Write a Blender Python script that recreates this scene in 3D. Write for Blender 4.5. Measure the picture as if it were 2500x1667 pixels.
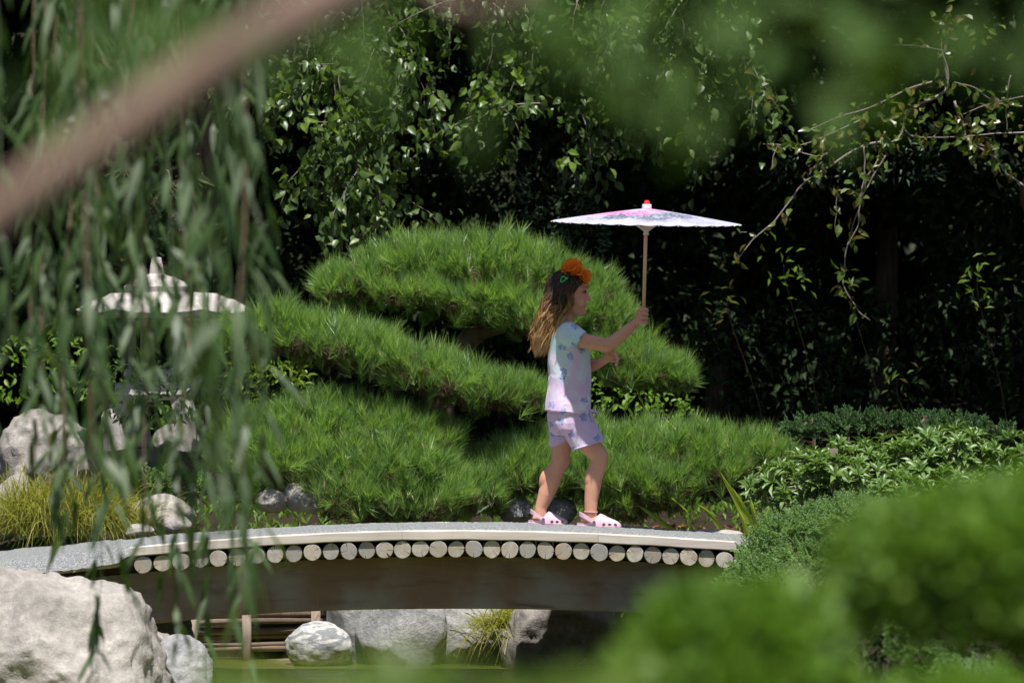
import bpy, bmesh, math, random
import numpy as np
from mathutils import Vector, Matrix

for o in list(bpy.data.objects): bpy.data.objects.remove(o)
SC = bpy.context.scene
COL = SC.collection
R = math.radians

# ------------------------------------------------------------------ camera, sky, sun, exposure
CAMZ = 1.5
FPX = 11640.0                       # focal length in photo pixels (2500 wide)
cam_d = bpy.data.cameras.new('camera'); cam = bpy.data.objects.new('camera', cam_d); COL.objects.link(cam)
cam_d.sensor_width = 36; cam_d.lens = 36*FPX/2500
cam.location = (0, 0, CAMZ); cam.rotation_euler = (R(90), 0, 0)
cam_d.clip_start = 0.3; cam_d.clip_end = 600
cam_d.dof.use_dof = True; cam_d.dof.focus_distance = 20.4; cam_d.dof.aperture_fstop = 5.3; cam_d.dof.aperture_blades = 8
SC.camera = cam

SUN = Vector((0.03, -0.36, 1.0)).normalized()
sun_el = math.asin(SUN.z); sun_rot = math.atan2(SUN.x, SUN.y)
W = bpy.data.worlds.new('World'); SC.world = W; W.use_nodes = True
wn = W.node_tree.nodes; wl = W.node_tree.links; wn.clear()
wo = wn.new('ShaderNodeOutputWorld'); wb = wn.new('ShaderNodeBackground'); ws = wn.new('ShaderNodeTexSky')
ws.sky_type = 'NISHITA'; ws.sun_disc = False; ws.sun_elevation = sun_el; ws.sun_rotation = sun_rot
wb.inputs[1].default_value = 0.05
wl.new(ws.outputs[0], wb.inputs[0]); wl.new(wb.outputs[0], wo.inputs[0])
sd = bpy.data.lights.new('sun', 'SUN'); sd.energy = 4.8; sd.angle = R(0.53); sd.color = (1.0, 0.965, 0.915)
so = bpy.data.objects.new('sun', sd); COL.objects.link(so); so.location = (0, 0, 30)
so.rotation_euler = (-SUN).to_track_quat('-Z', 'Y').to_euler()
SC.view_settings.view_transform = 'Standard'; SC.view_settings.look = 'None'
SC.view_settings.exposure = 0.75; SC.view_settings.gamma = 1.0; SC.view_settings.use_curve_mapping = False
SC.render.engine = 'CYCLES'
SC.cycles.use_denoising = True
SC.cycles.max_bounces = 8; SC.cycles.transparent_max_bounces = 8
SC.cycles.caustics_reflective = False; SC.cycles.caustics_refractive = False
SC.cycles.sample_clamp_indirect = 6

rng = np.random.default_rng(7)
random.seed(7)

# ------------------------------------------------------------------ helpers
def P(px, py, Y):
    """world point seen at photo pixel (px,py) at depth Y metres"""
    return np.array([(px-1250.0)/FPX*Y, Y, CAMZ-(py-833.5)/FPX*Y])
def D2S(x, y): return x*1.063, y*1.063
def unit(a):
    a = np.asarray(a, float); n = np.linalg.norm(a, axis=-1, keepdims=True); return a/np.maximum(n, 1e-9)
def rdir(n): return unit(rng.normal(size=(n, 3)))

def _hash(ix, iy, iz, s):
    h = (ix*374761393 + iy*668265263 + iz*2147483647 + s*1274126177) & 0xFFFFFFFF
    h = ((h ^ (h >> 13))*1274126177) & 0xFFFFFFFF
    h = (h ^ (h >> 16)) & 0xFFFFFF
    return h/float(0xFFFFFF)
def vnoise(p, scale=1.0, seed=0, oct=1, gain=.5):
    p = np.asarray(p, float).reshape(-1, 3)*scale + 1000.0
    out = np.zeros(len(p)); amp = 1.0; tot = 0
    for o in range(oct):
        i = np.floor(p).astype(np.int64); f = p-i; f = f*f*(3-2*f)
        acc = 0
        for dx in (0, 1):
            wx = f[:, 0] if dx else 1-f[:, 0]
            for dy in (0, 1):
                wy = f[:, 1] if dy else 1-f[:, 1]
                for dz in (0, 1):
                    wz = f[:, 2] if dz else 1-f[:, 2]
                    acc = acc + wx*wy*wz*_hash(i[:, 0]+dx, i[:, 1]+dy, i[:, 2]+dz, seed+o*17)
        out += amp*(acc*2-1); tot += amp; amp *= gain; p = p*2.03+3.1
    return out/tot

WPOS = {}
def wpos(o): return WPOS.get(o.name, np.zeros(3)) if o is not None else np.zeros(3)

class MB:
    def __init__(s): s.v = []; s.f = []; s.n = 0
    def add(s, V, *Fs):
        V = np.asarray(V, float).reshape(-1, 3); s.v.append(V)
        for F in Fs:
            F = np.asarray(F, np.int64)
            if F.size: s.f.append(F + s.n)
        s.n += len(V); return s
    def mesh(s, name, O, smooth=False, mats=()):
        V = np.concatenate(s.v) - O
        me = bpy.data.meshes.new(name)
        tot = np.concatenate([np.full(len(f), f.shape[1]) for f in s.f])
        loops = np.concatenate([f.ravel() for f in s.f])
        me.vertices.add(len(V)); me.vertices.foreach_set('co', V.astype(np.float32).ravel())
        me.loops.add(len(loops)); me.loops.foreach_set('vertex_index', loops.astype(np.int32))
        me.polygons.add(len(tot)); st = np.concatenate([[0], np.cumsum(tot)[:-1]])
        me.polygons.foreach_set('loop_start', st.astype(np.int32))
        try: me.polygons.foreach_set('loop_total', tot.astype(np.int32))
        except Exception: pass
        me.polygons.foreach_set('use_smooth', np.full(len(tot), bool(smooth)))
        for m in mats: me.materials.append(m)
        me.update(calc_edges=True); me.validate()
        return me
    def build(s, name, mat, parent=None, origin=None, smooth=False):
        V = np.concatenate(s.v)
        if origin is None:
            if parent is not None: origin = wpos(parent)
            else: origin = np.array([V[:, 0].mean(), V[:, 1].mean(), V[:, 2].min()])
        origin = np.asarray(origin, float)
        me = s.mesh(name, origin, smooth, mat if isinstance(mat, (list, tuple)) else (mat,))
        return place(name, me, origin, parent)

def place(name, me, origin, parent=None, rot=None, scale=None):
    o = bpy.data.objects.new(name, me); COL.objects.link(o)
    WPOS[o.name] = np.asarray(origin, float)
    if parent is not None: o.parent = parent
    o.location = Vector(tuple(np.asarray(origin, float)-wpos(parent)))
    if rot is not None: o.rotation_euler = rot
    if scale is not None: o.scale = scale
    return o
def empty(name, loc, parent=None):
    o = bpy.data.objects.new(name, None); COL.objects.link(o); o.empty_display_size = .1
    WPOS[o.name] = np.asarray(loc, float); o.parent = parent
    o.location = Vector(tuple(np.asarray(loc, float)-wpos(parent))); return o
def tag(o, label=None, cat=None, group=None, kind=None):
    if label: o['label'] = label
    if cat: o['category'] = cat
    if group: o['group'] = group
    if kind: o['kind'] = kind
    return o

def frames(pts):
    pts = np.asarray(pts, float); T = np.gradient(pts, axis=0); T = unit(T)
    ref = np.array([0, 0, 1.]) if abs(T[0][2]) < .9 else np.array([0, 1., 0])
    A = np.zeros_like(T); B = np.zeros_like(T)
    a = unit(np.cross(T[0], ref))
    for i in range(len(T)):
        a = a - T[i]*np.dot(a, T[i]); a = unit(a); A[i] = a; B[i] = np.cross(T[i], a)
    return T, A, B
def tube(mb, pts, rad, sides=6, cap=True):
    pts = np.asarray(pts, float); n = len(pts); rad = np.broadcast_to(np.asarray(rad, float), (n,)) if np.ndim(rad) < 2 else rad
    T, A, B = frames(pts); th = np.arange(sides)/sides*2*np.pi
    V = pts[:, None, :] + rad[:, None, None]*(np.cos(th)[None, :, None]*A[:, None, :] + np.sin(th)[None, :, None]*B[:, None, :])
    i = np.arange(n-1)[:, None]*sides; j = np.arange(sides)[None, :]; k = (np.arange(sides)[None, :]+1) % sides
    Q = np.stack([i+j, i+k, i+sides+k, i+sides+j], -1).reshape(-1, 4)
    if cap: mb.add(V, Q, np.array([np.arange(sides)[::-1], (n-1)*sides+np.arange(sides)]))
    else: mb.add(V, Q)
def spline(pts, n):
    """Catmull-Rom through control points"""
    pts = np.asarray(pts, float); m = len(pts)
    if m == 2: return pts[0]+(pts[1]-pts[0])*np.linspace(0, 1, n)[:, None]
    E = np.vstack([2*pts[0]-pts[1], pts, 2*pts[-1]-pts[-2]])
    t = np.linspace(0, m-1-1e-6, n); i = t.astype(int); f = (t-i)[:, None]
    p0, p1, p2, p3 = E[i], E[i+1], E[i+2], E[i+3]
    return .5*((2*p1)+(-p0+p2)*f+(2*p0-5*p1+4*p2-p3)*f**2+(-p0+3*p1-3*p2+p3)*f**3)
def interp(ctrl, n):
    c = np.asarray(ctrl, float); return np.interp(np.linspace(0, 1, n), np.linspace(0, 1, len(c)), c)
def box(mb, c, s, M=None):
    c = np.asarray(c, float); s = np.asarray(s, float)/2
    V = np.array([[x, y, z] for x in (-1, 1) for y in (-1, 1) for z in (-1, 1)])*s
    if M is not None: V = V@np.asarray(M).T
    mb.add(V+c, [[0, 1, 3, 2], [4, 6, 7, 5], [0, 4, 5, 1], [2, 3, 7, 6], [0, 2, 6, 4], [1, 5, 7, 3]])

# leaf templates: (side, along, normal)
T_OV = (np.array([[0, 0, 0], [-.46, .30, .10], [0, .34, -.03], [.46, .30, .10], [-.40, .62, .06], [0, .66, -.05], [.40, .62, .06], [0, 1, -.20]]),
        np.array([[0, 2, 1], [0, 3, 2], [1, 2, 5], [1, 5, 4], [2, 3, 6], [2, 6, 5], [4, 5, 7], [5, 6, 7]]))
T_RH = (np.array([[0, 0, 0], [-.5, .45, .10], [.5, .45, .10], [0, 1, -.06]]), np.array([[0, 2, 1], [1, 2, 3]]))
T_WI = (np.array([[0, 0, 0], [-.5, .22, .03], [.5, .22, .03], [-.46, .55, .0], [.46, .55, .0], [-.22, .82, -.05], [.22, .82, -.05], [0.02, 1, -.12]]),
        np.array([[0, 2, 1], [1, 2, 4], [1, 4, 3], [3, 4, 6], [3, 6, 5], [5, 6, 7]]))
T_LA = (np.array([[0, 0, 0], [-.5, .55, .12], [0, .5, -.02], [.5, .55, .12], [0, 1, -.08]]), np.array([[0, 2, 1], [0, 3, 2], [1, 2, 4], [2, 3, 4]]))
def leaves(mb, Pt, D, N, L, Wd, tmpl):
    Pt = np.asarray(Pt, float).reshape(-1, 3); n = len(Pt)
    if n == 0: return
    D = unit(np.broadcast_to(D, (n, 3))); N = np.broadcast_to(N, (n, 3))
    S = unit(np.cross(D, N)); N2 = np.cross(S, D)
    L = np.broadcast_to(L, (n,)); Wd = np.broadcast_to(Wd, (n,))
    tv, tf = tmpl; k = len(tv)
    V = (Pt[:, None, :] + (tv[None, :, 0]*Wd[:, None])[..., None]*S[:, None, :]
         + (tv[None, :, 1]*L[:, None])[..., None]*D[:, None, :] + (tv[None, :, 2]*L[:, None])[..., None]*N2[:, None, :])
    F = (np.arange(n)[:, None, None]*k + tf[None]).reshape(-1, tf.shape[1])
    mb.add(V, F)
def basis_euler(d, nrm):
    d = unit(d); s = unit(np.cross(d, nrm)); n2 = np.cross(s, d)
    return Matrix((( s[0], d[0], n2[0]), (s[1], d[1], n2[1]), (s[2], d[2], n2[2]))).to_euler()

def needles(mb, base, tip, w):
    """thin triangles from base to tip"""
    n = len(base); d = tip-base; s = unit(np.cross(d, rdir(n)))*np.broadcast_to(w, (n,))[:, None]*.5
    V = np.stack([base-s, base+s, tip], 1)
    mb.add(V, np.arange(3*n).reshape(-1, 3))

def ell_pts(ells, dens, back=.35, lowcut=-.45):
    """points on the outer surface of a union of ellipsoids [(c, r)]"""
    Ps, Ns = [], []
    for i, (c, r) in enumerate(ells):
        c = np.asarray(c); r = np.asarray(r)
        area = 4*np.pi*((((r[0]*r[1])**1.6+(r[0]*r[2])**1.6+(r[1]*r[2])**1.6)/3)**(1/1.6))
        n = max(4, int(area*dens)); u = rdir(n); p = c+u*r; nn = unit(u/r)
        k = (nn[:, 1] < .35) | (rng.random(n) < back)
        k &= (nn[:, 2] > lowcut) | (rng.random(n) < .12)
        for j, (c2, r2) in enumerate(ells):
            if j != i: k &= (((p-c2)/r2)**2).sum(1) > .92
        Ps.append(p[k]); Ns.append(nn[k])
    return np.concatenate(Ps), np.concatenate(Ns)

# ------------------------------------------------------------------ materials
def newmat(name):
    m = bpy.data.materials.new(name); m.use_nodes = True; nt = m.node_tree; nt.nodes.clear()
    out = nt.nodes.new('ShaderNodeOutputMaterial'); return m, nt, out
class NT:
    def __init__(s, nt): s.t = nt
    def node(s, k, **kw):
        n = s.t.nodes.new(k)
        for a, b in kw.items(): setattr(n, a, b)
        return n
    def inp(s, sock, v):
        if isinstance(v, bpy.types.NodeSocket): s.t.links.new(v, sock)
        elif isinstance(v, (tuple, list)) and len(v) == 3 and sock.type == 'RGBA': sock.default_value = (*v, 1)
        else: sock.default_value = v
    def math(s, op, a, b=0.0, c=0.0, clamp=False):
        n = s.node('ShaderNodeMath', operation=op, use_clamp=clamp); s.inp(n.inputs[0], a); s.inp(n.inputs[1], b)
        if op in ('MULTIPLY_ADD', 'SMOOTH_MIN', 'COMPARE'): s.inp(n.inputs[2], c)
        return n.outputs[0]
    def vmath(s, op, a, b=(0, 0, 0)):
        n = s.node('ShaderNodeVectorMath', operation=op); s.inp(n.inputs[0], a)
        if op == 'SCALE': s.inp(n.inputs[3], b)
        else: s.inp(n.inputs[1], b)
        return n.outputs['Value'] if op in ('LENGTH', 'DISTANCE', 'DOT_PRODUCT') else n.outputs[0]
    def mix(s, f, a, b, blend='MIX'):
        n = s.node('ShaderNodeMix', data_type='RGBA', blend_type=blend); s.inp(n.inputs[0], f); s.inp(n.inputs[6], a); s.inp(n.inputs[7], b); return n.outputs[2]
    def ss(s, x, a, b):
        n = s.node('ShaderNodeMapRange', interpolation_type='SMOOTHSTEP'); s.inp(n.inputs[0], x); n.inputs[1].default_value = a; n.inputs[2].default_value = b; return n.outputs[0]
    def noise(s, vec=None, scale=5, detail=4, rough=.55, dist=0):
        n = s.node('ShaderNodeTexNoise')
        if vec is not None: s.inp(n.inputs['Vector'], vec)
        n.inputs['Scale'].default_value = scale; n.inputs['Detail'].default_value = detail; n.inputs['Roughness'].default_value = rough; n.inputs['Distortion'].default_value = dist
        return n.outputs['Fac']
    def ramp(s, fac, stops, interp='LINEAR'):
        n = s.node('ShaderNodeValToRGB'); s.inp(n.inputs[0], fac); cr = n.color_ramp; cr.interpolation = interp
        while len(cr.elements) > 1: cr.elements.remove(cr.elements[-1])
        cr.elements[0].position = stops[0][0]; cr.elements[0].color = (*stops[0][1], 1)
        for p, c in stops[1:]:
            e = cr.elements.new(p); e.color = (*c, 1)
        return n.outputs[0]
    def coord(s, kind='Object'): return s.node('ShaderNodeTexCoord').outputs[kind]
    def mapping(s, vec, scale=(1, 1, 1), rot=(0, 0, 0)):
        n = s.node('ShaderNodeMapping'); s.inp(n.inputs[0], vec); n.inputs['Scale'].default_value = scale; n.inputs['Rotation'].default_value = rot; return n.outputs[0]
    def bump(s, h, strength=.5, dist=.01):
        n = s.node('ShaderNodeBump'); s.inp(n.inputs['Height'], h); n.inputs['Strength'].default_value = strength; n.inputs['Distance'].default_value = dist; return n.outputs[0]
    def bsdf(s, col, rough=.8, spec=.3, normal=None, **kw):
        n = s.node('ShaderNodeBsdfPrincipled'); s.inp(n.inputs['Base Color'], col); s.inp(n.inputs['Roughness'], rough); n.inputs['Specular IOR Level'].default_value = spec
        if normal is not None: s.t.links.new(normal, n.inputs['Normal'])
        for k, v in kw.items(): s.inp(n.inputs[k.replace('_', ' ')], v)
        return n.outputs[0]

def leafmat(name, cols, rough=.42, spec=.4, trans=.28, tcol=1.6):
    m, nt, out = newmat(name); g = NT(nt)
    r1 = g.node('ShaderNodeNewGeometry').outputs['Random Per Island']; r2 = g.node('ShaderNodeObjectInfo').outputs['Random']
    tn = g.node('ShaderNodeAttribute'); tn.attribute_name = 'tint'
    r = g.math('FRACT', g.math('ADD', g.math('ADD', g.math('MULTIPLY', r1, .35) if name == 'pine_needles' else r1, r2), tn.outputs['Fac']))
    n = len(cols); c = g.ramp(r, [(i/(n-1), cols[i]) for i in range(n)])
    nz = g.noise(g.coord(), 30, 2); c = g.mix(g.math('MULTIPLY', nz, .35), c, (0.02, .03, .01), 'MULTIPLY')
    b = g.bsdf(c, rough, spec)
    tr = g.node('ShaderNodeBsdfTranslucent'); g.inp(tr.inputs[0], g.mix(1.0, c, (tcol*.95, tcol, tcol*.45), 'MULTIPLY'))
    mx = g.node('ShaderNodeMixShader'); mx.inputs[0].default_value = trans
    nt.links.new(b, mx.inputs[1]); nt.links.new(tr.outputs[0], mx.inputs[2]); nt.links.new(mx.outputs[0], out.inputs[0]); return m
def stonemat(name, c1, c2, c3, scale=6, bump=.5, stripes=False, moss=0):
    m, nt, out = newmat(name); g = NT(nt); co = g.coord()
    n1 = g.noise(co, scale, 6, .62); n2 = g.noise(co, scale*9, 5, .7); n3 = g.noise(co, scale*45, 3, .7)
    c = g.ramp(n1, [(.32, c1), (.52, c2), (.70, c3)])
    c = g.mix(g.ss(n2, .38, .66), g.mix(.35, c, (.10, .09, .085)), c)
    c = g.mix(g.math('MULTIPLY', g.ss(n3, .5, .75), .35), c, (.12, .12, .12))
    if stripes:
        v = g.mapping(co, (2, 2, 9), (R(20), R(25), 0)); s1 = g.noise(v, 3.2, 6, .6, 1.8)
        c = g.mix(g.math('MULTIPLY', g.ss(s1, .50, .56), .75), c, (.13, .14, .16))
    pt = g.noise(co, scale*.7, 5, .7, .6); c = g.mix(g.math('MULTIPLY', g.ss(pt, .56, .66), .45), c, tuple(x*.45 for x in c1)); lw = g.noise(co, scale*2.3, 6, .75)
    c = g.mix(g.math('MULTIPLY', g.ss(lw, .60, .70), .5), c, tuple(min(.7, x*1.35) for x in c3))
    h = g.math('ADD', g.math('MULTIPLY', n1, .6), g.math('ADD', g.math('MULTIPLY', n2, .5), g.math('MULTIPLY', n3, .18)))
    nt.links.new(g.bsdf(c, .88, .25, g.bump(h, bump, .02)), out.inputs[0]); return m
def woodmat(name, c1, c2, axis=0, rough=.85, bump=.3, dark=None):
    m, nt, out = newmat(name); g = NT(nt); co = g.coord()
    sc = [40, 40, 40]; sc[axis] = 1.5
    v = g.mapping(co, tuple(sc)); n1 = g.noise(v, 1.0, 6, .6, .3); n2 = g.noise(co, 3, 4)
    c = g.mix(g.ss(n1, .3, .7), c1, c2); c = g.mix(g.math('MULTIPLY', g.ss(n2, .4, .75), .5), c, dark or tuple(x*.55 for x in c1))
    nt.links.new(g.bsdf(c, rough, .2, g.bump(n1, bump, .004)), out.inputs[0]); return m
def plain(name, col, rough=.6, spec=.4, var=.15, scale=25, bump=0, **kw):
    m, nt, out = newmat(name); g = NT(nt); n = g.noise(g.coord(), scale, 4)
    c = g.mix(n, tuple(min(1, x*(1+var)) for x in col), tuple(x*(1-var) for x in col))
    nt.links.new(g.bsdf(c, rough, spec, g.bump(n, bump, .003) if bump else None, **kw), out.inputs[0]); return m

M = {}
M['needle'] = leafmat('pine_needles', [(.13, .24, .065), (.25, .41, .10), (.18, .32, .08), (.38, .54, .15), (.29, .45, .10), (.11, .22, .07), (.30, .42, .19)], .36, .55, .38)  # palest grey-green tone paints highlight glints into some tufts
M['needle_brown'] = leafmat('dry_needles', [(.10, .06, .035), (.16, .10, .06), (.08, .05, .03)], .7, .2, .1)
M['bud'] = plain('pine_bud', (.42, .30, .18))
M['bark'] = woodmat('bark', (.10, .07, .05), (.20, .15, .115), 2, .95, .8)
M['twig'] = woodmat('twig', (.20, .16, .14), (.32, .27, .25), 2, .8, .3)
M['limb'] = plain('limb_bark', (.21, .145, .11), .85, .15, .5, 14, .4)
M['willow'] = leafmat('willow_leaf', [(.04, .085, .020), (.06, .115, .028), (.13, .18, .10), (.045, .09, .022), (.03, .07, .018), (.08, .14, .04), (.15, .19, .13)], .52, .4, .34)  # the pale grey tones put leaf glints into the colour
M['weeping'] = leafmat('weeping_leaf', [(.06, .11, .025), (.085, .15, .035), (.11, .18, .05), (.065, .12, .035), (.16, .24, .045), (.08, .14, .045)], .40, .5, .33)
M['lime'] = leafmat('young_leaf', [(.12, .22, .03), (.18, .28, .04), (.14, .22, .03)], .4, .45, .4)
M['sparse'] = leafmat('sparse_leaf', [(.07, .13, .022), (.12, .19, .03), (.09, .15, .025), (.16, .13, .03), (.14, .22, .04), (.16, .07, .04)], .33, .5, .35)
M['hedge'] = leafmat('hedge_leaf_shaded', [(.012, .022, .007), (.020, .038, .011), (.014, .028, .008), (.032, .058, .015)], .6, .18, .12)  # tones set below real foliage, so deep shade is in the colour
M['fir'] = leafmat('fir_needle', [(.06, .10, .06), (.10, .15, .09), (.07, .12, .06)], .4, .4, .2)
M['azalea'] = leafmat('azalea_leaf', [(.10, .185, .045), (.15, .25, .06), (.12, .21, .05), (.19, .29, .08)], .42, .5, .25)
M['juniper'] = leafmat('juniper_scale', [(.20, .32, .14), (.28, .42, .19), (.24, .37, .16), (.34, .47, .22)], .5, .3, .42)
M['near_leaf'] = leafmat('near_leaf', [(.06, .12, .028), (.09, .16, .035), (.05, .10, .025)], .7, .15, .35)
M['juniper_dark'] = leafmat('juniper_deep_green', [(.07, .14, .05), (.10, .19, .07)], .5, .3, .25)  # darker green for the juniper behind the azalea
M['shrub'] = leafmat('clipped_leaf', [(.10, .20, .022), (.16, .29, .035), (.12, .23, .025), (.22, .36, .045)], .5, .3, .38)
M['yellowshrub'] = leafmat('yellow_leaf', [(.14, .24, .02), (.20, .30, .03), (.11, .19, .02)], .4, .4, .35)
M['goldgrass'] = leafmat('gold_grass', [(.28, .27, .04), (.42, .38, .08), (.20, .24, .04), (.36, .33, .05)], .45, .35, .35)
M['maple'] = leafmat('maple_leaf', [(.10, .11, .03), (.16, .10, .04), (.08, .11, .03), (.14, .04, .03)], .5, .3, .3)
M['palmate'] = leafmat('palmate_leaf', [(.10, .12, .05), (.14, .15, .07), (.11, .14, .05)], .45, .4, .3)
M['litter'] = leafmat('fallen_leaf', [(.16, .07, .04), (.10, .05, .03), (.22, .12, .08), (.30, .12, .05)], .8, .2, .1)
M['grey_post'] = woodmat('grey_post', (.22, .17, .15), (.33, .27, .24), 2, .9, .5)
M['iris'] = leafmat('iris_leaf', [(.28, .38, .05), (.42, .50, .09)], .4, .4, .4)
M['st_white'] = stonemat('pale_stone', (.25, .23, .21), (.37, .34, .31), (.45, .415, .38), 2.6, .75)
M['st_grey'] = stonemat('grey_stone', (.25, .25, .255), (.37, .37, .37), (.46, .455, .45), 5, .75)
M['st_tan'] = stonemat('tan_stone', (.22, .20, .175), (.31, .285, .26), (.38, .35, .325), 4, .6)
M['st_stripe'] = stonemat('striped_stone', (.38, .38, .38), (.50, .50, .48), (.58, .57, .54), 4, .45, True)
M['st_lantern'] = stonemat('granite', (.48, .43, .40), (.60, .55, .52), (.66, .61, .57), 14, .4)
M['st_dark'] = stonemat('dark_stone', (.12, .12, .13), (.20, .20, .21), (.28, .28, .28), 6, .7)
# ------------------------------------------------------------------ the ground, water, backing slope
def ground_z(x, y):
    x = np.asarray(x, float); y = np.asarray(y, float)
    # pond outline: left bank, right bank, far shore, near bank
    left = -2.15 - np.clip((18.6-y)*.8, 0, 40); right = .62 + np.clip((18.4-y)*.55, 0, 40)
    far = 22.2 + .15*np.sin(x*2.1)
    sm = lambda t: np.clip(t, 0, 1)**2*(3-2*np.clip(t, 0, 1))
    inside = np.minimum.reduce([sm((x-left)/.5), sm((right-x)/.5), sm((far-y)/.35), sm((y-4.6)/1.2)])
    bank = .42 + .22*sm((y-22.2)/2.2) + .5*sm((y-24.5)/6)
    bank = np.where(y < 12, .3, bank)
    bump = vnoise(np.stack([x, y, x*0], -1).reshape(-1, 3), .9, 3, 3).reshape(x.shape)*.06
    return (bank + bump)*(1-inside) - .55*inside
def grid_obj(name, xs, ys, fz, mat):
    X, Yg = np.meshgrid(xs, ys); Z = fz(X, Yg); V = np.stack([X, Yg, Z], -1).reshape(-1, 3)
    nx, ny = len(xs), len(ys); i = (np.arange(ny-1)[:, None]*nx+np.arange(nx-1)[None]).ravel()
    mb = MB(); mb.add(V, np.stack([i, i+1, i+nx+1, i+nx], -1)); return mb.build(name, mat, None, (0, 0, 0), True)
m, nt, out = newmat('soil'); g = NT(nt); co = g.coord(); n1 = g.noise(co, 2.5, 6); n2 = g.noise(co, 60, 4, .7)
c = g.ramp(n1, [(.35, (.020, .014, .010)), (.5, (.035, .025, .017)), (.65, (.022, .03, .010))]); c = g.mix(g.ss(n2, .5, .75), c, (.07, .048, .034))  # soil darkened to carry the deep shade under the pines
nt.links.new(g.bsdf(c, .95, .1, g.bump(n2, .8, .02)), out.inputs[0]); M['soil'] = m
xs = np.concatenate([[-160, -80, -40, -20, -10], np.arange(-6, 6.01, .12), [10, 20, 40, 80, 160]])
ys = np.concatenate([[-60, -20, -5, 0], np.arange(2, 17, .5), np.arange(17, 27, .12), np.arange(27, 34, .5), [40, 60, 100, 200, 300]])
tag(grid_obj('ground', xs, ys, ground_z, M['soil']), kind='structure')
m, nt, out = newmat('pond_water'); g = NT(nt); co = g.coord()
w1 = g.noise(g.mapping(co, (5, 16, 1)), 1.0, 3, .5, .4); w2 = g.noise(g.mapping(co, (20, 60, 1)), 1.0, 2)
c = g.mix(g.noise(co, 1.5, 4), (.09, .10, .02), (.17, .18, .04))
sp = g.ss(g.noise(co, 38, 2, .8), .70, .74)
nt.links.new(g.bsdf(g.mix(sp, c, (.35, .33, .2)), .06, .5, g.bump(g.math('ADD', w1, g.math('MULTIPLY', w2, .25)), .30, .03), IOR=1.33), out.inputs[0]); M['water'] = m
tag(grid_obj('water', np.array([-30, -1.5, 1, 30.]), np.array([4.2, 15, 19, 22.75]), lambda x, y: x*0+.045, M['water']), kind='structure')
# dark slope added far behind so no bright sky shows through
hx = np.arange(-60, 60.1, 3); hy = np.array([37, 39, 41, 45, 50, 60.])
tag(grid_obj('backdrop_slope', hx, hy, lambda x, y: np.clip((y-37)*.95, 0, 14)+ .4 + .5*np.sin(x*.7+y), plain('dark_backdrop', (.018, .022, .010), .95, .1)), kind='structure')

# ------------------------------------------------------------------ the arched log bridge
def arch_py(px):      # photo row of the near edge of the deck
    return np.interp(px, [-400, 0, 330, 600, 800, 1000, 1150, 1400, 1600, 1700, 1850, 2100], [1414, 1369, 1336, 1309, 1298, 1294, 1294, 1299, 1308, 1314, 1324, 1347])
YN = 20.0
bx = np.linspace(-420, 2050, 300); 
def zedge(px, Y=YN): return CAMZ-(arch_py(px)-833.5)/FPX*YN
from numpy import polyfit, polyval
_pc = np.polyfit(bx, zedge(bx), 5)
def zdeck(x): return np.polyval(_pc, x*FPX/YN+1250)
bridge = empty('log_bridge', (-.2, 20.5, 0)); tag(bridge, 'low arched wooden footbridge with gravel deck over the pond, the child walks on it', 'bridge')
# deck surface
m, nt, out = newmat('gravel_deck'); g = NT(nt); co = g.coord(); n1 = g.noise(co, 5, 4); n2 = g.noise(co, 130, 4, .75); n3 = g.noise(co, 40, 3)
c = g.ramp(n2, [(.32, (.08, .083, .085)), (.5, (.20, .208, .21)), (.68, (.36, .365, .36))]); c = g.mix(g.math('MULTIPLY', g.ss(n1, .55, .75), .35), c, (.22, .27, .20))
nt.links.new(g.bsdf(c, .95, .15, g.bump(g.math('ADD', n2, n3), .7, .008)), out.inputs[0]); M['gravel'] = m
xs = np.arange(-2.75, 1.01, .012); cs = np.linspace(0, 1, 22)
X, C = np.meshgrid(xs, cs)
wid = 1.0 + np.interp(X, [-2.8, -1.9, -1.2], [1.0, .55, 0])
lf = np.clip((-1.55-X)/.12, 0, 1); Yd = YN-.018-.04*lf + C*wid
Zd = zdeck(X) + .010*np.sin(C*np.pi) + .005 - .012*C - .02*(C < .01) - .045*lf*(C < .01) - .004*lf
Zd += vnoise(np.stack([X, Yd, X*0], -1), 45, 5, 2).reshape(X.shape)*.007 + vnoise(np.stack([X, Yd, X*0], -1), 6, 8, 2).reshape(X.shape)*.006
nx, ny = len(xs), len(cs); i = (np.arange(ny-1)[:, None]*nx+np.arange(nx-1)[None]).ravel()
mb = MB(); mb.add(np.stack([X, Yd, Zd], -1).reshape(-1, 3), np.stack([i, i+1, i+nx+1, i+nx], -1)); mb.build('deck_surface', M['gravel'], bridge, smooth=True)
# edge boards (near edge in lengths, far edge hidden)
M['board'] = woodmat('edge_board', (.47, .41, .365), (.60, .54, .49), 0, .8, .35, (.33, .30, .275))
def board(x0, x1, y, name='edge_board', th=.040, dp=.07, zo=0.0):
    xs = np.linspace(x0, x1, max(6, int((x1-x0)/.06))); z = zdeck(xs)+zo; mb = MB(); ch = .004
    prof = [(0, -th+ch), (0, -ch), (ch, 0), (dp, 0), (dp, -th), (ch, -th)]
    V = np.array([[x, y+a, zz+b+ .0012*math.sin(x*23+a*40)] for x, zz in zip(xs, z) for a, b in prof]); k = len(prof)
    i = np.arange(len(xs)-1)[:, None]*k; j = np.arange(k)[None]; j2 = (j+1) % k
    mb.add(V, np.stack([i+j, i+k+j, i+k+j2, i+j2], -1).reshape(-1, 4), [np.arange(k), (len(xs)-1)*k+np.arange(k)[::-1]])
    c = np.array([(x0+x1)/2, y, zdeck((x0+x1)/2)]); return mb.build(name, M['board'], bridge, c)
board(-1.60, -.4605, YN-.03); board(-.4595, .3615, YN-.028); board(.3625, .94, YN-.031)
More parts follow.
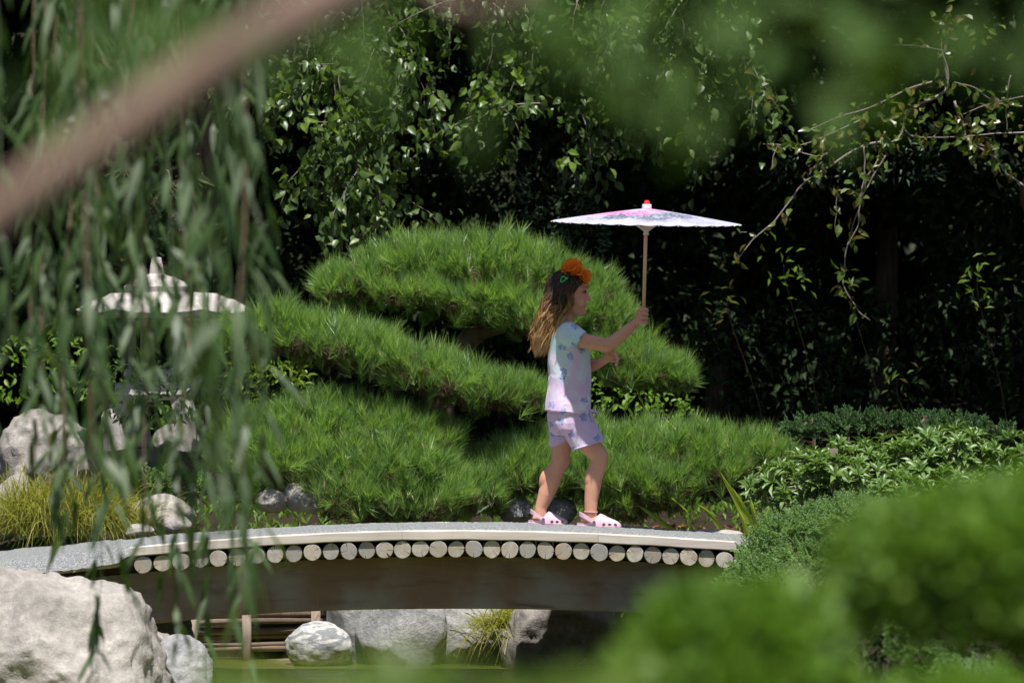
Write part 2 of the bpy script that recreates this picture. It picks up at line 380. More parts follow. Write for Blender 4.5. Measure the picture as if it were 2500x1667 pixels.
b2 = board(-2.7, -1.603, YN+.02, zo=-.045, th=.03)
for x0, x1 in ((-1.6, -.3), (-.297, .94)): board(x0, x1, YN+.92, zo=-.004)
# logs with ring grain, radial cracks notched in
m, nt, out = newmat('log_wood'); g = NT(nt); co = g.coord(); rnd = g.node('ShaderNodeObjectInfo').outputs['Random']
sep = g.node('ShaderNodeSeparateXYZ'); nt.links.new(co, sep.inputs[0])
off = g.vmath('ADD', co, g.node('ShaderNodeCombineXYZ').outputs[0])
xx = g.math('ADD', sep.outputs[0], g.math('MULTIPLY', g.math('SUBTRACT', rnd, .5), .016)); zz = g.math('ADD', sep.outputs[2], .003)
rad = g.math('SQRT', g.math('ADD', g.math('MULTIPLY', xx, xx), g.math('MULTIPLY', zz, zz)))
rad = g.math('ADD', rad, g.math('MULTIPLY', g.noise(co, 45, 2), .006))
ring = g.math('MULTIPLY_ADD', g.math('SINE', g.math('MULTIPLY', rad, 2100)), .5, .5)
vv = g.node('ShaderNodeCombineXYZ'); g.inp(vv.inputs[0], g.math('MULTIPLY', rnd, 50.0)); dn = g.noise(g.vmath('ADD', co, vv.outputs[0]), 22, 5, .6)
c = g.mix(g.math('MULTIPLY', ring, g.math('MULTIPLY', g.ss(g.noise(co, 60, 3), .35, .65), .42)), g.mix(g.math('FRACT', g.math('MULTIPLY', rnd, 7.3)), (.27, .26, .25), (.54, .49, .42)), (.19, .175, .16))
c = g.mix(g.math('MULTIPLY', g.ss(dn, .42, .62), .75), c, g.mix(rnd, (.27, .255, .25), (.40, .29, .17)))
nt.links.new(g.bsdf(c, .85, .2, g.bump(g.math('ADD', g.math('MULTIPLY', ring, .4), dn), .5, .003)), out.inputs[0]); M['log'] = m
def make_log_mesh(seed, r0=.0365, Lg=.99):
    rs = np.random.default_rng(seed); S = 72; th = np.arange(S)/S*2*np.pi; rr = r0*(1+.025*np.sin(2*th+rs.random()*6)+.012*np.sin(5*th+rs.random()*6))
    crack = {}
    for _ in range(rs.integers(1, 4)): crack[int(rs.integers(0, S))] = rs.uniform(.25, .85)
    mb = MB(); V = []; F4 = []; F3 = []
    rads = [0, .2, .4, .6, .8, .95, 1.0]
    V.append((0, 0, 0))
    for q in rads[1:]:
        for k in range(S):
            a = th[k]; y = .004 if q == 1.0 else 0; dep = 0
            if k in crack and q > 1-crack[k]: dep = .012*min(1, (q-(1-crack[k]))*3+.3)
            V.append((rr[k]*q*math.cos(a), y+dep, rr[k]*q*math.sin(a)))
    for k in range(S):
        k2 = (k+1) % S; F3.append((0, 1+k2, 1+k))
        for q in range(len(rads)-2):
            a = 1+q*S; F4.append((a+k, a+k2, a+S+k2, a+S+k))
    e = 1+(len(rads)-2)*S
    for k in range(S): V.append((rr[k]*math.cos(th[k]), Lg, rr[k]*math.sin(th[k])))
    b0 = 1+(len(rads)-1)*S
    for k in range(S): F4.append((e+k, e+(k+1) % S, b0+(k+1) % S, b0+k))
    # squeeze angular neighbours of a crack together is not needed: the notch is one vertex wide
    V = np.array(V, float)
    for k in crack:    # thin the wedge: pull neighbours towards the crack line
        for nb, sg in (((k-1) % S, 1), ((k+1) % S, -1)):
            d = th[1]*.55*sg
            for q in range(1, len(rads)):
                if rads[q] > 1-crack[k]:
                    i = 1+(q-1)*S+nb; rad_ = math.hypot(V[i, 0], V[i, 2]); a = math.atan2(V[i, 2], V[i, 0])+d*(.92 if rads[q] < .99 else .8)
                    V[i, 0] = rad_*math.cos(a); V[i, 2] = rad_*math.sin(a)
    mb.add(V, F4, F3); mb.f = [np.asarray(F4), np.asarray(F3)]; return mb.mesh('log', np.zeros(3), False, (M['log'],))
log_px = [350, 397, 443, 489, 533.5, 580, 626, 672, 718, 763, 808]
log_px += list(np.linspace(852, 1768, 22)) + [1812, 1856, 1899]
lp = list(log_px)
for n, px in enumerate(lp):
    x = (px-1250)/FPX*YN; me = make_log_mesh(100+n)
    z = zdeck(x)-.0405-.0375 - (.006 if n % 3 == 0 else .002)*((n*7) % 3)/2
    o = place('log', me, (x, YN-.022+.006*math.sin(n*2.7), z), bridge, (0, rng.uniform(0, 6.28), 0), (1+rng.uniform(-.07, .03), 1, 1+rng.uniform(-.07, .03)))
# girder: dark shaded beam set back under the logs
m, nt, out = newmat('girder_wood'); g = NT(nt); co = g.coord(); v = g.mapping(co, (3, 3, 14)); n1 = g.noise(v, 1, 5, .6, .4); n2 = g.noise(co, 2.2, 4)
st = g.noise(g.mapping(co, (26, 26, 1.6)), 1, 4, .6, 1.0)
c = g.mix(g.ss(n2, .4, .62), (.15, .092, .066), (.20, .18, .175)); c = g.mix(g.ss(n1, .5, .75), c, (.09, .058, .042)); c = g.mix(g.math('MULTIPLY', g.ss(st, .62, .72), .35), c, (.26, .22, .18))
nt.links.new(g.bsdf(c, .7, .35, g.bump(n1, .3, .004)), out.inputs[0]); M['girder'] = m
gpx = [(-200, 1575), (250, 1538), (504, 1507), (653, 1496), (800, 1489), (1000, 1485.5), (1250, 1485.5), (1450, 1490), (1600, 1497), (1800, 1510), (2050, 1530)]
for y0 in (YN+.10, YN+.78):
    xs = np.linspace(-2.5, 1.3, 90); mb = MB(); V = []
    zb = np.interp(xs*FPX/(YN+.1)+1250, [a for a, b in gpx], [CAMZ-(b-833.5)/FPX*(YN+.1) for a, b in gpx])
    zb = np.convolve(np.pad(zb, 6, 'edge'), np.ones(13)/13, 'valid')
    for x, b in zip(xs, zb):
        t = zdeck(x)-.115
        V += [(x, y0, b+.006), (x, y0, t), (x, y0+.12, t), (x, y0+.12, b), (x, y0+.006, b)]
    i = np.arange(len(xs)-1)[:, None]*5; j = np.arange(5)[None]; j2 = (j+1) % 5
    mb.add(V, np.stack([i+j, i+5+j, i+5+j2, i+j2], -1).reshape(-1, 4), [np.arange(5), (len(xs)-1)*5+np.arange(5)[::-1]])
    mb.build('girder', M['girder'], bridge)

# ------------------------------------------------------------------ stones
_ico = {}
def ico(s):
    if s not in _ico:
        bm = bmesh.new(); bmesh.ops.create_icosphere(bm, subdivisions=s, radius=1); bm.verts.ensure_lookup_table()
        _ico[s] = (np.array([v.co[:] for v in bm.verts]), np.array([[v.index for v in f.verts] for f in bm.faces])); bm.free()
    return _ico[s]
def rock(name, label, px, py, Y, r, mat, seed=1, rot=0.0, facets=7, rough=.05, tilt=0.0, cuts=(), sub=5, cat='rock', group=None, parent=None, sq=1.0):
    V, F = ico(sub); V = V.copy(); rs = np.random.default_rng(seed)
    if sq != 1.0: V = np.sign(V)*np.abs(V)**sq; 
    for _ in range(facets):
        d = unit(rs.normal(size=3)); h = rs.uniform(.62, .88); t = V@d-h; V -= np.outer(np.clip(t, 0, None)*.88, d)
    for d, h, k in cuts:
        d = unit(d); t = V@d-h; w = np.clip(t, 0, None); V -= np.outer(w*k, d)
    N = unit(V)
    amp = 1.0
    V = V + N*(vnoise(V, 1.6, seed, 3)*.10*1.0)[:, None] + N*(vnoise(V, 5, seed+3, 4, .6)*rough)[:, None]
    rid = np.abs(vnoise(V, 3.0, seed+9, 3)); V = V - N*(np.clip(.10-rid, 0, 1)*rough*3.2)[:, None]
    V = V*np.asarray(r)
    ca, sa = math.cos(tilt), math.sin(tilt); V = V@np.array([[ca, 0, sa], [0, 1, 0], [-sa, 0, ca]])
    ca, sa = math.cos(rot), math.sin(rot); V = V@np.array([[ca, sa, 0], [-sa, ca, 0], [0, 0, 1]])
    c = P(px, py, Y); mb = MB(); mb.add(V+c, F); o = mb.build(name, mat, parent, c if parent is None else c, True)
    if parent is None: tag(o, label, cat, group)
    return o
rock('boulder', 'huge pale boulder at the lower left in front of the bridge', 85, 1712, 18.0, (.53, .42, .575), M['st_white'], 11, 0, 4, .075,
     cuts=[((.20, -.2, 1), .80, .95), ((.95, -.2, .30), .86, .8), ((-.40, -.78, -.42), .42, .8)], sub=6)
rock('boulder', 'rough grey boulder right of the huge pale boulder at the water', 440, 1655, 18.7, (.125, .16, .17), M['st_grey'], 23, .3, 6, .09, sq=.85)
rock('stone', 'small tan stone wedged behind the huge pale boulder', 392, 1580, 19.0, (.05, .08, .08), M['st_tan'], 29, .3)
# behind the bridge at the water
rock('rounded_stone', 'rounded white stone with grey swirls standing in the water', 779, 1580, 21.5, (.155, .14, .118), M['st_stripe'], 31, 0, 0, .02, sub=5)
rock('slab_rock', 'tall flat grey rock leaning beside the log edging under the bridge', 885, 1530, 21.66, (.17, .13, .24), M['st_grey'], 41, 0, 6, .035, sq=.72)
rock('slab_rock', 'smooth pale grey rock with a diagonal edge, middle of the waterside rocks', 975, 1560, 21.55, (.20, .13, .25), M['st_grey'], 45, 0, 6, .025, tilt=-.35, sq=.75)
rock('boulder', 'broad rough grey boulder left of the golden grass under the bridge', 1100, 1520, 21.72, (.30, .18, .25), M['st_grey'], 52, .1, 5, .07, sq=.8)
rock('boulder', 'half shaded grey boulder right of the golden grass under the bridge', 1400, 1585, 21.38, (.31, .28, .30), M['st_tan'], 63, .2, 6, .06, sq=.85)
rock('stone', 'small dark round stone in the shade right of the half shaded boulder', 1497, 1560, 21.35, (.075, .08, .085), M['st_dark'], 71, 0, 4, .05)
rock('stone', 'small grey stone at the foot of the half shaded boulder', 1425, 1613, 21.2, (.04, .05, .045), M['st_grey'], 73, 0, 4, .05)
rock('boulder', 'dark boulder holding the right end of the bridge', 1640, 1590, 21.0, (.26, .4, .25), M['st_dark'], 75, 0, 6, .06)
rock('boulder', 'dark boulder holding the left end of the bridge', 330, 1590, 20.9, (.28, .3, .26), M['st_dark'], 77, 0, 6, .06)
# left bank above the bridge
rock('boulder', 'large pale rounded rock at the left edge behind the willow', 135, 1120, 22.8, (.28, .25, .27), M['st_white'], 81, 0, 7, .09, sq=.85)
rock('boulder', 'pale peaked rock below the left edge of the lantern', 335, 1130, 23.0, (.12, .12, .17), M['st_tan'], 83, 0, 7, .05, tilt=.25)
rock('stone', 'flat topped pale stone below the lantern', 432, 1085, 23.2, (.12, .12, .10), M['st_tan'], 87, 0, 6, .05, sq=.75)
rock('stone', 'tan stone at the left edge beside the golden grass', 30, 1240, 21.9, (.12, .12, .18), M['st_tan'], 89, 0, 6, .06)
rock('stone', 'small upright tan stone left of the golden grass', 50, 1165, 22.3, (.035, .05, .07), M['st_tan'], 90, .2, 5, .06)
rock('boulder', 'rounded pale boulder just behind the left part of the deck', 395, 1262, 21.9, (.155, .15, .105), M['st_white'], 91, 0, 4, .05)
rock('stone', 'small white stone in front of the rounded pale boulder', 432, 1283, 21.5, (.068, .06, .05), M['st_white'], 93, 0, 4, .03)
rock('stone', 'low pale stone beside the deck left of the white stone', 340, 1296, 21.4, (.07, .06, .035), M['st_white'], 94, 0, 4, .03)
# under the pines
rock('stone', 'pale stone under the left low pine', 745, 1212, 21.75, (.095, .1, .085), M['st_white'], 95, 0, 6, .05)
rock('stone', 'flat pale stone left of the stone under the low pine', 665, 1222, 21.75, (.08, .09, .055), M['st_white'], 96, 0, 6, .05)
rock('stone', 'grey stone in the gap between the two low pines', 1258, 1250, 21.95, (.075, .08, .075), M['st_dark'], 97, 0, 6, .05)  # dark stone colour puts the shade into this grey stone
rock('stone', 'shaded grey stone behind the rear leg of the child', 1365, 1252, 21.98, (.085, .09, .075), M['st_dark'], 98, 0, 6, .05)  # its shade is partly in the colour, a darker stone tone
rock('flat_stone', 'flat whitish stone lying at the right end of the deck', 1735, 1306, 20.75, (.15, .15, .028), M['st_white'], 99, 0, 3, .03)

# ------------------------------------------------------------------ log edging along the shore
M['rail'] = woodmat('rail_wood', (.13, .095, .075), (.26, .20, .155), 0, .95, .8)
M['post'] = woodmat('post_wood', (.27, .21, .17), (.42, .34, .28), 2, .9, .5)
edg = empty('log_edging', P(620, 1600, 22.2)); tag(edg, 'low shore wall of stacked brown poles held by upright posts under the bridge', 'log edging')
for k in range(7):
    py = 1503+k*17.5+rng.uniform(-3, 3); a = P(440, py+rng.uniform(-2, 2), 21.82+.01*k); b = P(835, py-6+rng.uniform(-3, 3), 21.84); mb = MB()
    pts = spline([a, a*.6+b*.4+np.array([0, rng.normal()*.01, rng.normal()*.007]), b], 10); tube(mb, pts, np.linspace(.0155, .013, 10)*rng.uniform(.75, 1.2)*(1+rng.normal(size=10)*.06), 8); mb.build('rail', M['rail'], edg, smooth=True)
for px in (602, 771, 470):
    mb = MB(); tube(mb, [P(px, 1490, 21.74), P(px, 1560, 21.75), P(px, 1680, 21.74)], [.021, .022, .023], 10); mb.build('post', M['post'], edg, smooth=True)

# ------------------------------------------------------------------ stone lantern
def hexring(c, r, z, k=6, ph=0): return np.array([[c[0]+r*math.cos(a+ph), c[1]+r*math.sin(a+ph), z] for a in np.arange(k)/k*2*np.pi])
def lathe(mb, c, prof, k=24, ph=0):
    V = np.concatenate([hexring(c, r, z, k, ph) for r, z in prof]); n = len(prof); i = np.arange(n-1)[:, None]*k; j = np.arange(k)[None]; j2 = (j+1) % k
    mb.add(V, np.stack([i+j, i+j2, i+k+j2, i+k+j], -1).reshape(-1, 4), [np.arange(k)[::-1], (n-1)*k+np.arange(k)])
LY = 22.5; lc = P(400, 900, LY); s = LY/FPX
def lz(py): return CAMZ-(py-833.5)*s
lan = empty('stone_lantern', (lc[0], LY, lz(1085))); tag(lan, 'pale granite garden lantern with a wide curved roof behind the willow', 'lantern')
mb = MB(); k = 6; prof = [(.405, 778), (.415, 765), (.385, 756), (.335, 741), (.29, 726), (.25, 716), (.12, 712), (.06, 711)]
V = []; KK = 36
for r, py in prof:
    for a in np.arange(KK)/KK*2*np.pi:
        aa = (a % (np.pi/3))-np.pi/6; rr = r*(.90+.10*((math.cos(np.pi/6)/math.cos(aa))-.866)/.134) if r > .15 else r
        V.append((lc[0]+rr*math.cos(a), LY+rr*math.sin(a), lz(py)+(.018*(rr-r*.9)/(r*.1) if r > .33 else 0)))
n = len(prof); i = np.arange(n-1)[:, None]*KK; j = np.arange(KK)[None]; j2 = (j+1) % KK
mb.add(V, np.stack([i+j, i+j2, i+KK+j2, i+KK+j], -1).reshape(-1, 4), [np.arange(KK)[::-1], (n-1)*KK+np.arange(KK)]); mb.build('roof', M['st_lantern'], lan)
mb = MB(); c2 = P(372, 0, LY); lathe(mb, (c2[0]+.02, LY), [(.15, lz(713)), (.155, lz(700)), (.13, lz(688)), (.09, lz(678)), (.05, lz(672)), (.034, lz(668)), (.03, lz(650)), (.022, lz(630)), (.018, lz(628))], 20); mb.build('finial', M['st_lantern'], lan)
mb = MB(); lathe(mb, (lc[0], LY), [(.20, lz(782)), (.20, lz(795)), (.15, lz(796)), (.15, lz(800))], 6); 
for a in np.arange(6)/6*2*np.pi:
    box(mb, (lc[0]+.15*math.cos(a), LY+.15*math.sin(a), lz(850)), (.035, .035, (900-798)*s), [[math.cos(a), -math.sin(a), 0], [math.sin(a), math.cos(a), 0], [0, 0, 1]])
lathe(mb, (lc[0], LY), [(.17, lz(930)), (.19, lz(922)), (.19, lz(902)), (.17, lz(899))], 6); mb.build('light_chamber', M['st_lantern'], lan)
mb = MB(); lathe(mb, (lc[0], LY), [(.26, lz(975)), (.28, lz(962)), (.27, lz(940)), (.2, lz(932))], 6); mb.build('platform', M['st_lantern'], lan)
for a in (.5, 2.1, 3.7, 5.2):
    mb = MB(); q = np.array([math.cos(a), math.sin(a), 0]); b = np.array([lc[0], LY, 0])
    tube(mb, [b+q*.2+[0, 0, lz(972)], b+q*.27+[0, 0, lz(1020)], b+q*.25+[0, 0, lz(1095)]], [.06, .055, .06], 6); mb.build('leg', M['st_lantern'], lan)
# ------------------------------------------------------------------ cloud pruned pines
def E(lst, Y0, dscale=1.0):
    """ellipsoids from display-pixel blobs (x, y, rx, ry[, dy])"""
    out = []
    for b in lst:
        x, y, rx, ry = b[:4]; dy = b[4] if len(b) > 4 else 0
        Y = Y0+dy; px, py = D2S(x, y); k = 1.063*Y/FPX
        out.append((P(px, py, Y), np.array([rx*k, min(rx*k*1.0, .26)*dscale, ry*k])))
    return out
def EO(lst, Y0, dx=0, dy=0, k=1.0): return E([(b[0]+dx, b[1]+dy, b[2], b[3]*k, *b[4:]) for b in lst], Y0)
def needle_pad(parent, ells, dens=600, K=44, L=(.062, .115), label=None):
    Pt, N = ell_pts(ells, dens, back=.4, lowcut=-.35)
    # thin inner fill so that the pad is not hollow
    Pi = np.concatenate([c+unit(rng.normal(size=(160, 3)))*r*rng.uniform(.5, .85, (160, 1)) for c, r in ells]); 
    Ni = rdir(len(Pi)); Ni[:, 2] = abs(Ni[:, 2])
    Pa = np.concatenate([Pt, Pi]); Na = np.concatenate([N, Ni])
    # clumping: skip tufts in noise gaps
    keep = vnoise(Pa, 11, 5, 2) > -.30; Pa, Na = Pa[keep], Na[keep]
    n = len(Pa); up = np.array([0, 0, 1.]); edge = 1-np.abs(Na[:, 2:3])
    T = unit(Na*.60 + up*(.70+.45*rng.random((n, 1))) + rng.normal(size=(n, 3))*.30)
    Pa = Pa - T*.055 + rng.normal(size=(n, 3))*.014 + Na*(vnoise(Pa, 6, 15, 2)[:, None]*.045) + T*(rng.random((n, 1))**3*.04)
    K_ = K; Tn = np.repeat(T, K_, 0); B = np.repeat(Pa, K_, 0)
    tl = np.repeat(rng.uniform(.6, 1.2, n), K_)
    u = rng.random(n*K_); d = unit(Tn*np.interp(u, [0, 1], [.75, 1.5])[:, None] + rdir(n*K_)*.60)
    B = B + Tn*(u*.05)[:, None]; Ln = rng.uniform(L[0], L[1], n*K_)*tl
    Tp = B + d*Ln[:, None]; Tp[:, 2] -= Ln*.06*rng.random(n*K_)
    mb = MB(); needles(mb, B, Tp, .0030); o = mb.build('foliage_pad', M['needle'], parent); o['kind'] = 'stuff'; o.data.attributes.new('tint', 'FLOAT', 'POINT').data.foreach_set('value', np.repeat(rng.random(n), K_*3).astype(np.float32))
    # pale brown buds and shoot stems
    mb = MB(); idx = rng.choice(n, max(8, n//5), replace=False)
    for i in idx:
        a = Pa[i]+T[i]*.02; b = a+T[i]*rng.uniform(.035, .062); tube(mb, [a, (a+b)/2, b], [.0016, .0036, .0008], 4, False)
    o = mb.build('buds', M['bud'], parent); o['kind'] = 'stuff'
    # brown twigs and dry needles under the pad
    mb = MB(); md = MB(); PB = []; 
    for c, r in ells:
        for _ in range(26):
            u = rdir(1)[0]; u[2] = -abs(u[2])*.75; e = c+u*r*.93; s0 = c+np.array([0, 0, -.55*r[2]]) + rng.normal(size=3)*r*.25
            mid = (s0+e)/2+rng.normal(size=3)*.015; tube(mb, spline([s0, mid, e], 5), np.linspace(.0055, .0018, 5), 4, False); PB.append(np.repeat([e, mid], 10, 0))
        u = rdir(90); u[:, 2] = -abs(u[:, 2]); PB.append(c+u*r*.88)
    PB = np.concatenate(PB); PB = PB+rng.normal(size=PB.shape)*.012; PB = np.repeat(PB, 7, 0); dd = rdir(len(PB)); dd[:, 2] -= .2
    needles(md, PB, PB+unit(dd)*rng.uniform(.02, .05, (len(PB), 1)), .0018)
    o = mb.build('twigs', M['bark'], parent); o['kind'] = 'stuff'
    o = md.build('dry_needles', M['needle_brown'], parent); o['kind'] = 'stuff'
def limb(parent, pts, r0, r1, mat='bark', name='branch', n=24, sides=10, wob=.012):
    p = spline(pts, n); w = vnoise(p, 7, 3, 2)[:, None]*wob; p = p+w; rr = np.linspace(r0, r1, n)*(1+.12*vnoise(p, 12, 8, 2))
    mb = MB(); tube(mb, p, rr, sides); return mb.build(name, M[mat], parent, smooth=True)
def DP(x, y, Y): return P(x*1.063, y*1.063, Y)

pine = empty('pine_tree', (P(1075, 1300, 22.4)[0], 22.4, .5)); tag(pine, 'tall cloud pruned pine with two upper needle tiers behind the child', 'pine tree')
limb(pine, [(P(1070, 0, 22.4)[0], 22.4, .45), DP(1012, 1000, 22.4), DP(1015, 900, 22.4), DP(1060, 800, 22.5), DP(1130, 730, 22.5)], .075, .045, name='trunk')
limb(pine, [DP(1060, 800, 22.5), DP(940, 800, 22.35), DP(760, 790, 22.2), DP(620, 780, 22.1)], .035, .014)
limb(pine, [DP(1090, 770, 22.5), DP(1180, 745, 22.4), DP(1300, 760, 22.35), DP(1420, 800, 22.3), DP(1530, 840, 22.3)], .036, .012)
limb(pine, [DP(1120, 740, 22.5), DP(1000, 710, 22.5), DP(860, 690, 22.4)], .03, .012)
limb(pine, [DP(1060, 830, 22.4), DP(1120, 900, 22.2), DP(1210, 915, 22.1)], .025, .010)
needle_pad(pine, EO([(785, 645, 70, 42), (870, 615, 90, 55), (970, 590, 110, 66), (1090, 590, 130, 70), (1200, 605, 110, 66), (1290, 650, 90, 62), (930, 648, 130, 38, -.05), (1080, 668, 150, 56, -.08), (1220, 700, 125, 56, -.1), (1350, 705, 84, 50, -.02), (1395, 715, 50, 40), (1330, 650, 70, 42)], 22.4, 10, 20, .93))
needle_pad(pine, EO([(528, 772, 46, 34), (575, 760, 66, 52), (640, 735, 80, 44), (700, 760, 100, 52), (800, 775, 100, 48, -.05), (880, 806, 95, 46, -.08), (960, 833, 100, 46, -.1), (1040, 862, 95, 46, -.1), (1120, 884, 90, 42, -.08), (1190, 888, 64, 38, -.05)], 22.1, 0, 18, .88))
needle_pad(pine, EO([(1440, 805, 60, 32), (1380, 810, 60, 30), (1500, 842, 66, 30), (1545, 856, 42, 24), (1440, 850, 60, 22)], 22.3, 0, 8), dens=1000)
low = empty('pine_tree', (P(850, 1290, 21.9)[0], 22.0, .45)); tag(low, 'low spreading pine behind the left half of the bridge', 'pine tree')
limb(low, [(P(900, 0, 22)[0], 22.0, .42), DP(850, 1130, 22.0), DP(820, 1050, 22.0)], .05, .03, name='trunk')
limb(low, [DP(850, 1130, 22.0), DP(720, 1110, 21.95), DP(600, 1080, 21.9)], .028, .012); limb(low, [DP(850, 1120, 22.0), DP(950, 1120, 21.9), DP(1080, 1110, 21.8)], .028, .012)
needle_pad(low, E([(590, 1005, 100, 62), (690, 975, 110, 55), (800, 985, 120, 58), (910, 998, 110, 52), (990, 1018, 76, 42), (570, 1065, 90, 55), (660, 1060, 130, 66, -.1), (790, 1070, 150, 76, -.12), (920, 1075, 130, 76, -.15), (830, 1135, 140, 62, -.2), (960, 1140, 130, 58, -.2), (1060, 1130, 90, 50, -.15), (760, 1110, 70, 50, -.12), (870, 1160, 110, 34, -.12), (990, 1162, 110, 30, -.12), (780, 1150, 60, 30, -.1)], 22.0))
low2 = empty('pine_tree', (P(1450, 1290, 22.1)[0], 22.1, .45)); tag(low2, 'low spreading pine behind the right half of the bridge', 'pine tree')
limb(low2, [(P(1480, 0, 22.1)[0], 22.1, .42), DP(1400, 1130, 22.1), DP(1380, 1050, 22.1)], .045, .028, name='trunk')
limb(low2, [DP(1390, 1100, 22.1), DP(1530, 1080, 22.1), DP(1680, 1060, 22.1)], .025, .01); limb(low2, [DP(1390, 1100, 22.1), DP(1250, 1090, 22.0), DP(1150, 1080, 22.0)], .025, .01)
needle_pad(low2, EO([(1140, 1066, 76, 42), (1230, 1040, 96, 48), (1340, 1030, 110, 50), (1450, 1030, 110, 52), (1560, 1022, 110, 50), (1660, 1030, 100, 44), (1750, 1040, 66, 36), (1180, 1080, 80, 42, -.1), (1400, 1085, 110, 52, -.12), (1500, 1095, 100, 48, -.15), (1420, 1130, 70, 34, -.15), (1620, 1070, 90, 40, -.08), (1300, 1080, 80, 42, -.1), (1430, 1150, 80, 26, -.15), (1140, 1130, 50, 30, -.1), (1530, 1128, 70, 28, -.15)], 22.1, 0, 10))

# ------------------------------------------------------------------ generic leafy crown
def crown(parent, ells, dens, L, W_, mat, tmpl=T_RH, droop=.35, fill=0, name='crown', outw=.6, back=.35, jit=.5, kind='stuff', smooth=False, clump=-2):
    Pt, N = ell_pts(ells, dens, back, -.8)
    if fill:
        Pi = np.concatenate([c+rdir(int(fill*r[0]*r[2]*40)+3)*r*(rng.random((int(fill*r[0]*r[2]*40)+3, 1))**.4)*.95 for c, r in ells]); Pt = np.concatenate([Pt, Pi]); N = np.concatenate([N, rdir(len(Pi))])
    km = vnoise(Pt, 3.2/max(L*12, .4), 31, 2) > clump; Pt, N = Pt[km], N[km]
    n = len(Pt); D = unit(N*outw + rdir(n)*.8 - np.array([0, 0, droop])); NN = unit(N*.4+rdir(n)*jit+np.array([0, -.1, .55]))
    Pt = Pt+rng.normal(size=(n, 3))*L*.45; s = rng.uniform(.5, 1.4, n); mb = MB(); leaves(mb, Pt, D, NN, L*s, W_*s, tmpl)
    o = mb.build(name, M[mat], parent)
    if kind: o['kind'] = kind
    return o
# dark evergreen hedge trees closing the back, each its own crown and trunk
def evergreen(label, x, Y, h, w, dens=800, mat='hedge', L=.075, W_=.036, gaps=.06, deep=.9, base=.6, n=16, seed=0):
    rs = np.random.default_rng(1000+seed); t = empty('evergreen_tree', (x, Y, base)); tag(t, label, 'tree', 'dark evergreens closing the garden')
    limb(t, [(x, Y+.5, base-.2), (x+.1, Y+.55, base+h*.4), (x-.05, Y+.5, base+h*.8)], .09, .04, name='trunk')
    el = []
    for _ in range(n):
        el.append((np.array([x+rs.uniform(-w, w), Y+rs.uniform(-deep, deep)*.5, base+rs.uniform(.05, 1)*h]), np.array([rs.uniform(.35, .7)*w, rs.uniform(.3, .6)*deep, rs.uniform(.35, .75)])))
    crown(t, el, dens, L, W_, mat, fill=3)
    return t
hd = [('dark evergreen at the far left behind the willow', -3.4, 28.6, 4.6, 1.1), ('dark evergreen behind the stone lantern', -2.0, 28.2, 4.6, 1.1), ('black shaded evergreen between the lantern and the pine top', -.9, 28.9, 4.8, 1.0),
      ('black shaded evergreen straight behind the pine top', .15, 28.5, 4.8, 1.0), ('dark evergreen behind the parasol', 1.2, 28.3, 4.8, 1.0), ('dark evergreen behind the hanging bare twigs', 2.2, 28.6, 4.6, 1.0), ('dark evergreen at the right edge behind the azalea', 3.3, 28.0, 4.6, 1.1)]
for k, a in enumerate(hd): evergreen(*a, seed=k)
# second row against sky light, and an unseen canopy added overhead for shade
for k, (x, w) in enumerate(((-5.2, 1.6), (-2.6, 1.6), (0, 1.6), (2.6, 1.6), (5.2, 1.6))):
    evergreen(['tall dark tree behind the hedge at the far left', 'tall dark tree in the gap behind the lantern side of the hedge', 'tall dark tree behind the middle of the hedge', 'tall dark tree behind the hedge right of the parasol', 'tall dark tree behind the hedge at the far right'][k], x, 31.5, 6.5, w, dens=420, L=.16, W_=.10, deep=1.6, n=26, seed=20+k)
can = empty('shade_tree', (4.6, 26.5, .8)); tag(can, 'large tree whose trunk shows at the right edge, its unseen crown added to shade the background', 'tree')
limb(can, [(4.1, 26.9, .4), (3.6, 26.3, 1.5), (2.90, 25.7, 2.15), (2.86, 25.6, 2.45), (3.1, 25.7, 3.2), (2.2, 26, 4.1)], .13, .07, name='trunk', n=40)
limb(can, [(3.6, 26.6, 1.6), (4.4, 27, 3.2), (4.6, 27.4, 4.6)], .12, .06)
el = [(np.array([x, y, z]), np.array([1.0, .95, .38])) for x in np.arange(-5.5, 5.6, .95) for y, z in ((25.3, 4.05), (26.2, 4.15), (27.2, 4.4), (28.4, 4.7), (29.8, 5.1), (31.2, 5.6), (32.6, 6.1), (34, 6.6), (35.4, 7.1))]
el = [(c+rng.normal(size=3)*(.2, .15, .08), r) for c, r in el]
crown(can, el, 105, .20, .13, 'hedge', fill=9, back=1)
for xx in (-4, -1.5, 1): limb(can, [(2.3, 25.4, 3.4), ((2.3+xx)/2, 26.5, 4.2), (xx, 27.3, 4.4)], .06, .02)

# shrubs lower in the dark with few brighter leaves
def bush(name, label, cat, ells, dens, L, W_, mat, tmpl=T_OV, stems=False, **kw):
    c = ells[0][0]; t = empty(name, (c[0], c[1], .4)); tag(t, label, cat)
    mb = MB()
    for cc, r in ells[:6]:
        for _ in range(3): tube(mb, spline([(c[0], c[1], .35), (cc+np.array([c[0], c[1], .5]))/2+rng.normal(size=3)*.03, cc+rdir(1)[0]*r*.6], 8), np.linspace(.012, .004, 8), 5)
    if stems: o = mb.build('stems', M['bark'], t); o['kind'] = 'stuff'
    crown(t, ells, dens, L, W_, mat, tmpl, name='foliage', **kw); return t
bush('leafy_shrub', 'dark leafy shrub in the shade behind the low right pine', 'shrub', E([(1500, 930, 110, 60), (1620, 900, 110, 90), (1740, 880, 110, 110), (1650, 800, 100, 90), (1820, 820, 110, 120), (1540, 850, 80, 60)], 26.0), 700, .052, .024, 'hedge')
